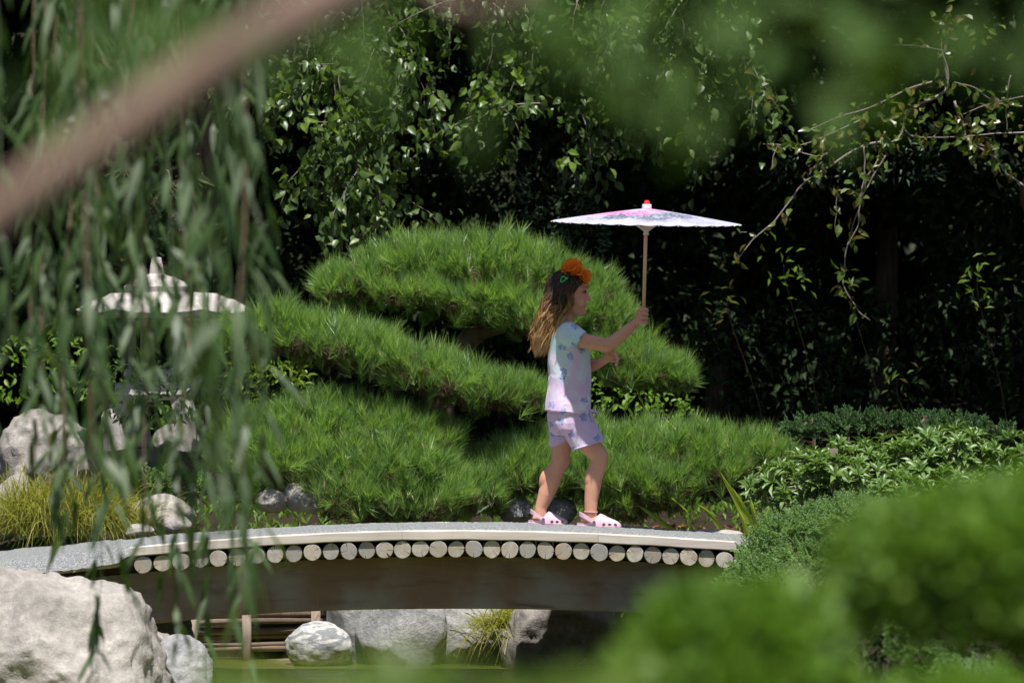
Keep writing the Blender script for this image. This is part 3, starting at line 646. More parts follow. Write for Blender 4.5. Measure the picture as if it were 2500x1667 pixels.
bush('leafy_shrub', 'dark leafy shrub in the shade behind the azalea', 'shrub', E([(1950, 900, 130, 100), (2100, 880, 130, 100), (2250, 900, 130, 110), (2020, 780, 110, 90), (2180, 760, 120, 100), (2340, 800, 110, 120)], 26.3), 520, .052, .024, 'hedge')
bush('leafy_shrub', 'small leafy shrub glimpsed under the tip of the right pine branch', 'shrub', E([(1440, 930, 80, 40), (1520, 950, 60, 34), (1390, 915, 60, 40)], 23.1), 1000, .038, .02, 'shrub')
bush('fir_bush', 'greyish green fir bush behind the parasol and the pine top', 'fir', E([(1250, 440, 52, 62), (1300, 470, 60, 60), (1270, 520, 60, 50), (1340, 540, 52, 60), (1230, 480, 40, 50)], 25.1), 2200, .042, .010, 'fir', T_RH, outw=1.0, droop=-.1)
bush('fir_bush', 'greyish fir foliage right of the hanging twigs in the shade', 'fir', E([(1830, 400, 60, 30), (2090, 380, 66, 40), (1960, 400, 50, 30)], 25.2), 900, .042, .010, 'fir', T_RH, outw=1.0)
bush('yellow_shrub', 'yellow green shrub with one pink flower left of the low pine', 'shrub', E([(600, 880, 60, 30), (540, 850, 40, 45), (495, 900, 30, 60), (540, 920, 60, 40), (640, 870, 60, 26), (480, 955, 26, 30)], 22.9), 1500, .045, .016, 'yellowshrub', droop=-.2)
bush('leafy_shrub', 'dark shrub added to darken the foot of the stone lantern', 'shrub', E([(300, 900, 60, 60), (390, 920, 70, 50), (450, 880, 50, 50), (350, 860, 50, 40)], 22.0), 1100, .045, .02, 'hedge')  # bush added so its dark leaves make the lantern base dim
bush('yellow_shrub', 'olive leafed shrub behind the peaked rocks at the left', 'shrub', E([(40, 850, 60, 70), (120, 830, 70, 60), (220, 850, 60, 60), (330, 930, 80, 40)], 24.4), 600, .05, .022, 'shrub')
bush('maple_tree', 'feathery olive and rust maple foliage above the lantern', 'maple', E([(330, 400, 60, 60), (400, 420, 60, 50), (430, 350, 40, 30), (360, 520, 70, 50), (300, 470, 50, 50), (430, 500, 50, 30), (290, 620, 60, 40), (300, 180, 40, 60)], 25.0), 1300, .032, .009, 'maple', T_RH, droop=.1)
mb = MB(); pc = P(527, 1018, 22.6)
leaves(mb, np.repeat([pc], 6, 0), np.array([[math.cos(a), -.5, math.sin(a)] for a in np.arange(6)*1.05]), [0, -1, .2], .022, .018, T_OV); tag(mb.build('pink_flower', plain('pink_petal', (.75, .32, .38))), 'pink blossom in the yellow green shrub', 'flower')
# big palmate leaves
pal = empty('palmate_shrub', P(330, 640, 24.0)); tag(pal, 'shrub with large drooping palmate leaves above the lantern', 'shrub')
for cx, cy in ((690, 920), (930, 1010), (1060, 980)):
    base = P(cx/2.24, cy/2.24-8, 23.6); mb = MB(); tube(mb, spline([base+[-.03, .1, .06], base+[-.01, .03, .05], base], 8), .003, 5); 
    mb.build('stem', M['twig'], pal)
    for a in np.linspace(-1.1, 1.15, 7):
        mb = MB(); leaves(mb, [base], [[math.sin(a), -.35, -math.cos(a)*.9]], [[.1, -1, .4]], rng.uniform(.10, .13), .042, T_OV); mb.build('leaflet', M['palmate'], pal)

for k, (x, y, lab) in enumerate(((1800, 610, 'bright leafy shoot made for a sun fleck below the hanging twigs'), (2245, 640, 'bright leafy shoot made for a sun fleck at the right'), (1670, 690, 'small bright shoot made for a sun fleck right of the parasol shaft'), (2060, 870, 'faint leafy shoot made for a sun fleck above the azalea'), (1950, 650, 'small leafy shoot made for a sun fleck under the longest hanging twig'))):  # sun flecks shaped as added shoots, set forward in the sun, some brighter
    c = DP(x, y, 24.3); t = empty('sun_fleck_shoot', (c[0], 24.5, .5)); tag(t, lab, 'shoot'); mb = MB(); tube(mb, spline([(c[0]+.3, 25.3, .5), (c[0]+.22, 25.1, (c[2]+.5)/2), (c[0]+.03, 24.5, c[2]-.12), c], 14), .0022, 5); mb.build('stem', M['bark'], t)
    n = 26 if k < 2 else 14; sp = .07 if k < 2 else .05; q_ = c+rng.normal(size=(n, 3))*[sp, .04, sp]; mb = MB(); leaves(mb, q_, rdir(n)*[1, .4, .6]-[0, 0, .3], rdir(n)*.5+[0, -.3, .7], .055, .016, T_LA); o = mb.build('foliage', M['sparse' if k > 1 else 'lime'], t); o['kind'] = 'stuff'
# ------------------------------------------------------------------ weeping trees with oval leaves
def leaf_mesh(name, L, Wd, mat, tmpl): 
    mb = MB(); leaves(mb, [[0, 0, 0]], [[0, 1, 0]], [[0, 0, 1]], L, Wd, tmpl); return mb.mesh(name, np.zeros(3), True, (M[mat],))
def strand(parent, ctrl, r0, r1, spacing, L, Wd, acc, objs=None, lm=None, quota=None, mat='twig', droop=.75, name='twig', spread=.04, bn=3):
    """a hanging twig with leaves; first `quota` leaves become objects of their own"""
    n = 30; p = spline(ctrl, n); p = p + (vnoise(p, 9, 4, 2)[:, None]*np.array([.02, .02, .008]))
    mb = MB(); tube(mb, p, np.linspace(r0, r1, n), 5); seg = np.linalg.norm(np.diff(p, axis=0), axis=1).sum()
    tw = mb.build(name, M[mat], parent, smooth=True)
    cnt = max(3, int(seg/spacing)); t = np.sort(rng.random(cnt)); q = np.stack([np.interp(t, np.linspace(0, 1, n), p[:, k]) for k in range(3)], 1)
    q = q + rng.normal(size=q.shape)*spread*.5; D = rdir(cnt); D = unit(D*.75 - np.array([0, 0, droop])); NN = unit(rdir(cnt)*.8+np.array([0, -.45, .35])); s = rng.uniform(.6, 1.25, cnt)
    if quota is not None and quota[0] > 0:
        k = min(quota[0], cnt); quota[0] -= k
        for i in range(k):
            sc = s[i]; place('leaf', lm[int(rng.integers(len(lm)))], q[i], parent, basis_euler(D[i], NN[i]), (sc*rng.uniform(.85, 1.1), sc, sc))
        q, D, NN, s = q[k:], D[k:], NN[k:], s[k:]
    leaves(acc, q, D, NN, L*s, Wd*s, T_OV)
M['leaf_weep'] = [leaf_mesh('leaf', l, w, 'weeping', T_OV) for l, w in ((.068, .040), (.060, .038), (.072, .036))]
M['leaf_sparse'] = [leaf_mesh('leaf', l, w, 'sparse', T_OV) for l, w in ((.058, .034), (.050, .032), (.062, .030))]
wt = empty('weeping_tree', (-.3, 25.2, .6)); tag(wt, 'weeping tree with dense oval leaves hanging above the pine top', 'tree')
limb(wt, [(-1.75, 25.9, .4), (-1.7, 25.8, 2.2), (-1.2, 25.4, 3.6), (-.2, 25.0, 4.0)], .10, .06, name='trunk'); limb(wt, [(-.2, 25, 4.0), (.6, 24.6, 3.9), (1.4, 24.4, 3.75)], .05, .02)
q = [300]; acc = MB()
def C3(x, y, Y=24.0): return P(600+x/2.138, y/2.138, Y)
main = [ [(1560, 540), (1400, 550), (1200, 600), (1050, 680), (900, 800), (760, 920), (700, 980), (640, 1080), (560, 1270)],
         [(860, 330), (830, 420), (760, 590), (620, 640), (480, 640), (330, 640)],
         [(760, 560), (745, 700), (735, 880)], [(520, 650), (480, 840), (450, 1000), (430, 1230)], [(640, 640), (600, 760), (540, 900)],
         [(1240, 380), (1300, 470), (1340, 560), (1440, 700), (1330, 850)], [(600, 900), (560, 1050), (480, 1283)], [(400, 650), (380, 800), (340, 950)],
         [(700, 1000), (690, 1120), (600, 1250)], [(980, 480), (960, 600), (1000, 720)], [(1150, 540), (1180, 640), (1100, 740)], [(200, 320), (330, 340), (470, 330)]]
for c in main:
    j = rng.uniform(-.12, .12); strand(wt, [C3(x, y, 24.0+j+.04*k) for k, (x, y) in enumerate(c)], .0042, .0015, .0075, .068, .04, acc, lm=M['leaf_weep'], quota=q, spread=.06)
def hang(px0, px1, top, bot, n, Y0, Y1, sp, **kw):
    for _ in range(n):
        x = rng.uniform(px0, px1); y0 = rng.uniform(*top); y1 = y0+rng.uniform(*bot); Y = rng.uniform(Y0, Y1); dx = rng.normal()*70
        strand(wt, [P(x, y0, Y+.2), P(x+dx*.5, y0+(y1-y0)*.25, Y), P(x+dx, y0+(y1-y0)*.6, Y-.05), P(x+dx*1.2, y1, Y-.05)], .0026, .0012, sp, .062, .038, acc, spread=.09, **kw)
hang(740, 1010, (-40, 120), (200, 400), 14, 24.1, 24.6, .010)
hang(640, 1900, (-120, 20), (130, 260), 30, 24.2, 25.2, .012)
hang(1250, 1860, (-40, 180), (130, 300), 24, 24.3, 25.2, .011)
hang(1340, 1500, (180, 330), (120, 200), 6, 24.4, 25, .013)
hang(760, 900, (330, 420), (120, 260), 9, 23.9, 24.2, .010)
hang(600, 760, (120, 200), (80, 160), 6, 24.2, 24.8, .016)
o = acc.build('leaves', M['weeping'], wt, smooth=True); o['kind'] = 'stuff'
acc = MB(); c = np.concatenate([C3(x, y, 23.85)+rng.normal(size=(7, 3))*[.05, .03, .04] for x, y in ((500, 520), (330, 600), (620, 400), (1940, 110), (1790, 190), (1400, 350), (1640, 830), (175, 350), (1240, 470), (1250, 560), (470, 600))])
leaves(acc, c, rdir(len(c))-[0, 0, .9], rdir(len(c))*.5+[0, -.5, .3], .062, .04, T_OV); o = acc.build('young_leaves', M['lime'], wt); o['kind'] = 'stuff'

# right: bare arching twigs with sparse leaves
bt = empty('sparse_tree', (2.9, 24.6, .7)); tag(bt, 'sparse weeping tree with bare arching twigs at the upper right', 'tree')
def C4(x, y, Y=23.6): return P(1700+x/1.7425, y/1.7425, Y)
limb(bt, [(3.3, 24.9, .5), (3.1, 24.7, 2.0), (2.75, 24.3, 3.2), (2.3, 24.0, 3.5)], .07, .03, name='trunk')
TW = [([(1070, 60), (1060, 240), (1065, 380), (980, 430), (930, 455), (885, 500), (880, 550), (845, 605), (760, 605), (660, 645), (560, 715), (450, 780), (390, 860), (330, 945), (240, 1020), (165, 1120)], .010, .0025),
      ([(800, 560), (790, 650), (715, 790), (690, 900), (650, 1000), (630, 1110), (635, 1220), (680, 1310), (735, 1365)], .005, .002), ([(720, 620), (715, 740), (700, 830), (695, 870)], .004, .002),
      ([(810, 660), (760, 740), (700, 850), (690, 950), (655, 1040)], .004, .002),
      ([(1000, 350), (900, 380), (800, 430), (720, 465), (600, 500), (470, 560)], .006, .002), ([(700, 510), (560, 575), (430, 620), (280, 615)], .004, .002), ([(340, 615), (325, 670), (335, 715)], .003, .0015),
      ([(880, 545), (930, 580), (1000, 585), (1110, 585)], .004, .002), ([(1010, 585), (1040, 540), (1060, 490)], .0035, .0015), ([(1394, 450), (1250, 445), (1140, 485)], .005, .002), ([(1394, 410), (1260, 430), (1180, 370), (1110, 345)], .004, .002),
      ([(1394, 565), (1250, 570), (1130, 585)], .005, .002), ([(1100, 430), (1130, 540), (1160, 600), (1270, 670), (1320, 740), (1394, 790)], .007, .005), ([(1150, 600), (1250, 640), (1300, 740)], .003, .0015),
      ([(1340, 320), (1325, 450), (1320, 560)], .004, .002), ([(480, 745), (520, 690), (550, 650)], .003, .0015), ([(440, 640), (520, 665), (560, 650)], .003, .0015), ([(600, 800), (600, 900), (590, 1000)], .002, .001),
      ([(210, 990), (180, 990)], .002, .001), ([(1070, 380), (1075, 300), (1040, 180), (1060, 60)], .005, .002), ([(1060, 220), (960, 200), (850, 190)], .004, .002)]
q = [290]; acc = MB()
for c, a, b in TW:
    j = rng.uniform(-.1, .1); strand(bt, [C4(x, y, 23.6+j) for x, y in c], a, b, .026, .055, .034, acc, lm=M['leaf_sparse'], quota=q, spread=.035, droop=.5)
for cx, cy, n, sp in ((1090, 90, 16, 60), (1210, 160, 18, 60), (1000, 480, 12, 60), (1260, 530, 22, 70), (1200, 630, 16, 60), (840, 500, 26, 90), (520, 600, 16, 60), (330, 400, 18, 60), (600, 560, 16, 60), (1100, 520, 12, 50), (1380, 590, 6, 30)):
    c = np.stack([C4(cx+rng.normal()*sp, cy+rng.normal()*sp*.6, 23.6+rng.normal()*.1) for _ in range(n)]); leaves(acc, c, rdir(n)-[0, 0, .6], rdir(n)*.6+[0, -.5, .4], .055, .034, T_OV)
o = acc.build('leaves', M['sparse'], bt); o['kind'] = 'stuff'

# ------------------------------------------------------------------ azalea with leaf rosettes
def rosette(seed):
    rs = np.random.default_rng(seed); mb = MB(); n = int(rs.integers(7, 11)); a = np.arange(n)*2.4+rs.random(); el = np.linspace(.15, 1.15, n)
    D = np.stack([np.cos(a)*np.cos(el), np.sin(a)*np.cos(el), np.sin(el)], 1); N = np.stack([-np.cos(a)*np.sin(el), -np.sin(a)*np.sin(el), np.cos(el)], 1)
    leaves(mb, np.zeros((n, 3))+D*.004, D, N, np.linspace(.052, .036, n)*rs.uniform(.85, 1.1, n), np.linspace(.019, .014, n), T_OV); tube(mb, [[0, 0, -.05], [0, 0, 0]], [.0022, .0016], 4)
    return mb.mesh('leaf_rosette', np.zeros(3), True, (M['azalea'],))
ROS = [rosette(300+k) for k in range(8)]
az = empty('azalea_bush', P(2180, 1290, 20.0)); tag(az, 'broad azalea bush with pale green leaf rosettes at the right of the bridge', 'azalea')
ez = E([(1770, 1135, 46, 34), (1850, 1115, 85, 50), (1960, 1098, 100, 62), (2080, 1100, 110, 70), (2135, 1045, 52, 44), (2190, 1075, 100, 66), (2290, 1105, 90, 60), (2350, 1060, 44, 46), (1800, 1165, 70, 30), (1900, 1160, 100, 34, -.1), (2040, 1150, 120, 44, -.15), (2200, 1150, 130, 44, -.15), (1915, 1112, 60, 36, -.28)], 20.4)
skirt = E([(x_, 1235, 85, 75, -.1) for x_ in range(1830, 2400, 90)], 20.4)
Pt, N = ell_pts(ez, 560, .3, -.35)
Pt2, N2 = ell_pts([(c, r*.80) for c, r in ez], 170, .3, -.5); Ps_, Ns_ = ell_pts(skirt, 420, .3, -.8); Pt2 = np.concatenate([Pt2, Ps_])
order = np.argsort(Pt[:, 1]-Pt[:, 2]*.5); Pt, N = Pt[order], N[order]
acc = MB()
for i in range(len(Pt)):
    T = unit(N[i]*.7+np.array([0, 0, .8])+rng.normal(size=3)*.25); s = rng.uniform(.95, 1.4); Pt[i] = Pt[i]+T*rng.uniform(-.02, .05); e = basis_euler(np.cross(T, rdir(1)[0]), T)
    if i < 290: place('leaf_rosette', ROS[i % 8], Pt[i]+rng.normal(size=3)*.012, az, e, (s, s, s))
    else:
        me = ROS[i % 8]; v = np.empty(len(me.vertices)*3, np.float32); me.vertices.foreach_get('co', v); Mx = np.array(e.to_matrix())*s
        Vv = v.reshape(-1, 3)@Mx.T+Pt[i]; acc.add(Vv, np.array([p.vertices[:] for p in me.polygons if len(p.vertices) == 3]))
n = len(Pt2)*5; b = np.repeat(Pt2, 5, 0)+rng.normal(size=(n, 3))*.02; leaves(acc, b, rdir(n)+[0, 0, .3], rdir(n)*.6+[0, 0, .6], .045, .016, T_OV)
o = acc.build('foliage', M['azalea'], az); o['kind'] = 'stuff'
mb = MB()
for c, r in ez:
    for _ in range(5): tube(mb, spline([c*[.6, 1, 0]+[P(2120, 0, 20.5)[0]*.4, 0, .35], c-[0, 0, r[2]*.6], c+rdir(1)[0]*r*.7], 8), np.linspace(.009, .003, 8), 5)
o = mb.build('stems', M['twig'], az); o['kind'] = 'stuff'
# rope fence post in front of it
PY = 20.22
pf = empty('rope_post', P(2037, 1290, PY)); tag(pf, 'weathered wooden post with tied rope standing in the azalea bush', 'fence post')
mb = MB(); box(mb, (P(2035, 1290, PY)+P(2035, 1095, PY))/2, (.034, .034, (1290-1095)/FPX*PY)); mb.build('post', M['grey_post'], pf)
M['rope'] = plain('rope', (.55, .48, .40), .9, .2, .3, 90, .5)
pc = P(2035, 1145, PY)
for k in range(4):
    mb = MB(); a = np.linspace(0, 2*np.pi, 18); z = (k-1.5)*.0085
    tube(mb, np.stack([pc[0]+.025*np.cos(a), pc[1]+.025*np.sin(a), pc[2]+z+.002*np.sin(a*2+k)], 1), .0048, 6, False); mb.build('rope_turn', M['rope'], pf, smooth=True)
mb = MB(); tube(mb, spline([pc+[.02, -.01, 0], P(2110, 1147, PY-.02), P(2200, 1150, PY+.03), P(2330, 1162, 20.3), P(2560, 1150, 20.6)], 24), .0045, 6); mb.build('rope', M['rope'], pf, smooth=True)

# ------------------------------------------------------------------ junipers
def spray_mesh(seed):
    rs = np.random.default_rng(seed); B = []; T = []
    def axis(p0, d, L, k, lev):
        pts = [p0+d*L*t+np.array([0, 0, .10*L*t*t]) for t in np.linspace(0, 1, k)]
        for i in range(k-1):
            B.append(pts[i]); T.append(pts[i+1]*1.0+(pts[i+1]-pts[i])*.25)
            if lev:
                for sg in (-1, 1):
                    s = np.array([-d[1]*sg, d[0]*sg, rs.uniform(-.3, .5)]); dd = unit(d*.8+s*.9+rs.normal(size=3)*.15); l2 = L*(1-i/k)*(.5 if lev > 1 else .34)*rs.uniform(.6, 1.1)
                    axis(pts[i], dd, max(l2, .006), 4 if lev > 1 else 2, lev-1)
    axis(np.zeros(3), np.array([0, 1., 0]), .085, 7, 2); return np.array(B), np.array(T)
SPR = [spray_mesh(k) for k in range(4)]
def juniper(name, label, ells, dens, mat='juniper', size=1.0, w=.0060, cat='juniper', flat=.5, stems=True):
    t = empty(name, ells[0][0]*[1, 1, 0]+[0, 0, .4]); tag(t, label, cat); Pt, N = ell_pts(ells, dens, .3, -.6); n = len(Pt); mb = MB()
    D = unit(N*.9+rdir(n)*.45+np.array([-.15, -.1, flat*.4])); S = unit(np.cross(D, rdir(n)*.7+[0, 0, 1.])); U = np.cross(S, D); s = rng.uniform(.6, 1.3, n)*size
    for k in range(4):
        B, T = SPR[k]; ix = np.arange(k, n, 4); A = np.stack([S[ix], D[ix], U[ix]], 1)*s[ix, None, None]
        o0 = Pt[ix]-D[ix]*.055*size
        b = np.einsum('kj,njc->nkc', B, A)+o0[:, None]; tt = np.einsum('kj,njc->nkc', T, A)+o0[:, None]; needles(mb, b.reshape(-1, 3), tt.reshape(-1, 3), w*size)
    o = mb.build('foliage', M[mat], t); o['kind'] = 'stuff'
    mb = MB()
    for c, r in ells:
        for _ in range(4): tube(mb, spline([c*[.8, 1, 0]+[ells[0][0][0]*.2, 0, .3], c-[0, 0, r[2]*.5], c+rdir(1)[0]*r*.75], 7), np.linspace(.010, .003, 7), 5)
    if stems: o = mb.build('stems', M['bark'], t); o['kind'] = 'stuff'
    return t
juniper('juniper_bush', 'feathery spreading juniper covering the right end of the bridge', E([(1800, 1235, 70, 52), (1880, 1215, 80, 50), (1960, 1190, 90, 50), (1760, 1270, 60, 40), (1850, 1280, 90, 50, -.1), (1720, 1320, 44, 22, -.15), (1790, 1335, 90, 34, -.2), (1900, 1310, 90, 60, -.15), (2050, 1200, 90, 40), (2000, 1270, 100, 70, -.1), (1680, 1340, 30, 10, -.2), (1740, 1300, 60, 25, -.1), (1850, 1400, 110, 80, -.1), (1980, 1390, 130, 90, -.1), (2100, 1320, 110, 90)], 18.9), 2300, size=.85)
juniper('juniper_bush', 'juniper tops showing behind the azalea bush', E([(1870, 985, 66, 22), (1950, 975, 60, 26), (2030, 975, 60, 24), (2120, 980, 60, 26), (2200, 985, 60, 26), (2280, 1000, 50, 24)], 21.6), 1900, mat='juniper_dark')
juniper('juniper_bush', 'dim juniper seen in the gap between the blurred clipped shrubs', E([(2040, 1440, 60, 30), (2100, 1490, 60, 40), (2130, 1540, 60, 40), (2230, 1560, 80, 40), (1990, 1430, 40, 24)], 14.0), 3200, size=.7, stems=False)
bush('leafy_shrub', 'dark low shrub mass standing in for the shade behind the dim juniper at the lower right', 'shrub', E([(1950, 1500, 110, 90), (2100, 1470, 130, 90), (2280, 1520, 130, 90), (2150, 1620, 240, 90), (1850, 1560, 100, 80), (2400, 1450, 120, 100)], 14.8), 3600, .035, .018, 'hedge')  # dark bush added where the gap only lies in deep shade
juniper('juniper_bush', 'small low juniper between the golden grass and the lantern', E([(330, 1110, 60, 34), (390, 1110, 50, 40), (440, 1120, 44, 34)], 22.4), 1900)

# ------------------------------------------------------------------ golden grass clumps, iris, litter
def grass(label, c, n, L, mat, lean=(0, -.2), w=.0045, spread=.06, up=1.2):
    t = empty('golden_grass', c); tag(t, label, 'ornamental grass'); mb = MB(); k = 7
    a = rng.random(n)*2*np.pi; el = rng.uniform(.25, 1.3, n); Ls = rng.uniform(.6, 1.1, n)*L
    d = np.stack([np.cos(a)*np.cos(el)+lean[0], np.sin(a)*np.cos(el)*.8+lean[1], np.sin(el)*up], 1); d = unit(d); s = unit(np.cross(d, rdir(n)*.4+[0, 0, 1.]))
    b = c+rng.normal(size=(n, 3))*[spread, spread*.7, .008]; tt = np.linspace(0, 1, k)
    pts = b[:, None]+d[:, None]*(Ls[:, None]*tt[None])[..., None]; pts[:, :, 2] -= (Ls[:, None]*tt[None]**2.2)*rng.uniform(.4, .95, (n, 1))
    ww = np.interp(tt, [0, .3, 1], [.7, 1, .08])*w/2; V = np.stack([pts-s[:, None]*ww[None, :, None], pts+s[:, None]*ww[None, :, None]], 2).reshape(n, -1, 3)
    i = np.arange(k-1)*2; q = np.stack([i, i+1, i+3, i+2], -1); F = (np.arange(n)[:, None, None]*2*k+q[None]).reshape(-1, 4)
    mb.add(V, F); o = mb.build('blades', M[mat], t); o['kind'] = 'stuff'; return t
grass('golden grass clump arching over the water under the bridge', P(1252, 1530, 21.52), 700, .30, 'goldgrass', (-.15, -.35), up=.9)
grass('big golden grass clump at the left end of the bridge', P(130, 1300, 21.6), 1500, .62, 'goldgrass', (0, -.1), spread=.11, up=2.2)
grass('golden grass clump leaning right beside the low stones', P(235, 1290, 21.7), 900, .50, 'goldgrass', (.25, -.1), spread=.07, up=1.4)
ir = empty('iris_plant', P(1835, 1305, 20.6)); tag(ir, 'yellow green sword leaves rising at the right end of the bridge', 'iris')
for b, mmid, e, w in (((1835, 1305), (1800, 1225), (1757, 1150), .032), ((1845, 1305), (1815, 1240), (1788, 1190), .03), ((1855, 1300), (1840, 1250), (1832, 1215), .022), ((1655, 1302), (1600, 1262), (1556, 1232), .022), ((1762, 1295), (1735, 1255), (1702, 1230), .022), ((1850, 1300), (1870, 1260), (1880, 1235), .02), ((1640, 1215), (1680, 1250), (1700, 1290), .006), ((1822, 1305), (1815, 1270), (1800, 1240), .02)):
    yy = 20.06 if b[0] > 1800 else 21.15; p = spline([P(*b, yy), P(*mmid, yy-.03), P(*e, yy-.08)], 9); ww = np.interp(np.linspace(0, 1, 9), [0, .3, .8, 1], [.8, 1, .5, .02])*w/2; sd_ = unit(np.cross(np.gradient(p, axis=0), [0, -1, 0])); fold = np.array([0, .004, 0])
    V = np.stack([p-sd_*ww[:, None], p+fold, p+sd_*ww[:, None]], 1).reshape(-1, 3); i = np.arange(8)*3; mb = MB(); mb.add(V, np.concatenate([np.stack([i, i+1, i+4, i+3], -1), np.stack([i+1, i+2, i+5, i+4], -1)])); mb.build('leaf', M['iris'], ir)
n = 900; x = rng.uniform(P(1480, 0, 22)[0], P(2000, 0, 22)[0], n); y = rng.uniform(21.2, 23.6, n); z = ground_z(x, y)+.012+rng.random(n)*.02
mb = MB(); leaves(mb, np.stack([x, y, z], 1), rdir(n)*[1, 1, .3], rdir(n)*.4+[0, 0, 1.], .05, .03, T_OV); tag(mb.build('leaf_litter', M['litter']), 'brown fallen leaves under the low right pine', 'fallen leaves', kind='stuff')
n = 5200; x = rng.uniform(-3.4, 3.2, n); y = rng.uniform(21.6, 25.5, n); z = ground_z(x, y); kk = z > .2; x, y, z = x[kk], y[kk], z[kk]; n = len(x)
mb = MB(); leaves(mb, np.stack([x, y, z], 1), rdir(n)*[.8, .8, .2]+[0, 0, .8], rdir(n), .05, .02, T_LA); tag(mb.build('ground_cover', M['shrub']), 'low green ground cover around the pines', 'ground cover', kind='stuff')

# ------------------------------------------------------------------ blurred clipped shrubs near the camera
def clipped(label, ells, dens=52000, L=.015):
    t = empty('clipped_shrub', ells[0][0]*[1, 1, 0]+[0, 0, .3]); tag(t, label, 'clipped shrub')
    crown(t, ells, dens, L, L*.5, 'shrub', T_RH, droop=-.5, fill=0, name='foliage', outw=.9, back=.6, jit=.9, clump=-.22)
    crown(t, [(c, r*.8) for c, r in ells], dens*.5, L*1.6, L*.9, 'shrub', T_RH, droop=-.2, name='inner_foliage', back=.6, jit=.9)
    c = ells[0][0]; mb = MB(); tube(mb, spline([(c[0], c[1]+.1, .3), (c[0], c[1]+.1, .8), c-[0, -.05, .12]], 8), np.linspace(.02, .008, 8), 6)
    o = mb.build('stems', M['bark'], t); o['kind'] = 'stuff'
clipped('big blurred clipped shrub filling the lower right corner', E([(2240, 1290, 240, 135), (2110, 1300, 170, 120), (2400, 1260, 190, 140), (2290, 1380, 240, 90), (2030, 1350, 100, 90), (2420, 1420, 110, 80)], 4.3))
clipped('rounded blurred clipped shrub at the bottom right of the bridge', E([(1640, 1500, 155, 125), (1760, 1490, 140, 115), (1560, 1570, 120, 90), (1700, 1600, 230, 120)], 3.9))
clipped('low blurred clipped shrub along the bottom right edge', E([(2250, 1665, 260, 70), (2000, 1680, 160, 50)], 4.6))
t = empty('foreground_plant', P(950, 1900, 2.6)); tag(t, 'bright blurred leaf tips along the bottom edge', 'plant'); mb = MB(); n = 420
px = rng.uniform(520, 1560, n); py = rng.uniform(1672, 1775, n)+26*np.sin(px*.011)+.03*np.abs(px-1000); b = np.stack([P(a, c_, 2.7+rng.normal()*.08) for a, c_ in zip(px, py)])
leaves(mb, b, rdir(n)*.6+[0, 0, .8], rdir(n)*.6+[0, -.6, .4], .020, .010, T_LA); o = mb.build('foliage', M['lime'], t); o['kind'] = 'stuff'

# ------------------------------------------------------------------ willow hanging at the left, and the out of focus limb
wi = empty('willow_tree', (-3.4, 11.5, .2)); tag(wi, 'weeping willow whose long thin leaves hang in front of the left third', 'willow')
limb(wi, [(-3.4, 11.5, .1), (-3.2, 11.4, 1.6), (-2.4, 11, 2.9), (-1.3, 10.6, 3.3), (-.2, 10.4, 3.2)], .16, .05, name='trunk', n=40)
limb(wi, [(-2.4, 11, 2.9), (-1.8, 12.6, 3.2), (-.9, 13.5, 3.3)], .08, .03); limb(wi, [(-2.4, 11, 2.9), (-1.6, 9.4, 3.1), (-.5, 8.4, 2.9)], .08, .03)
WL = [leaf_mesh('leaf', l, w, 'willow', T_WI) for l, w in ((.115, .017), (.10, .016), (.13, .018))]
quota = 300; acc = MB(); strands = []
def wst(px, bottom, Y, drift=0): strands.append((px, bottom, Y, drift))
for _ in range(14): x = rng.uniform(-40, 330); wst(x, rng.uniform(760, 1280) if x > 60 else rng.uniform(700, 1150), rng.uniform(8.3, 12.0), rng.normal()*25)
for _ in range(7): wst(rng.uniform(300, 540), rng.uniform(900, 1350), rng.uniform(9.0, 12.5), rng.normal()*25)
for px, b, Y in ((232, 1665, 11.5), (245, 1600, 12.5), (430, 1600, 11), (395, 1470, 12), (505, 1660, 12), (560, 1520, 10.5), (605, 1640, 11), (625, 1500, 10), (575, 1430, 9.4), (600, 1560, 8.6), (555, 1330, 6.9), (540, 1150, 6.8), (150, 1350, 12.5), (300, 1420, 10.5), (470, 1420, 9.6), (350, 1350, 11.2), (180, 1240, 11)): wst(px, b, Y, rng.normal()*15)
for _ in range(4): wst(rng.uniform(60, 560), rng.uniform(900, 1250), rng.uniform(9, 12.5), rng.normal()*20)
for _ in range(8): wst(rng.uniform(-20, 480), rng.uniform(150, 560), rng.uniform(9, 12), 30)
strands.sort(key=lambda s: s[2])
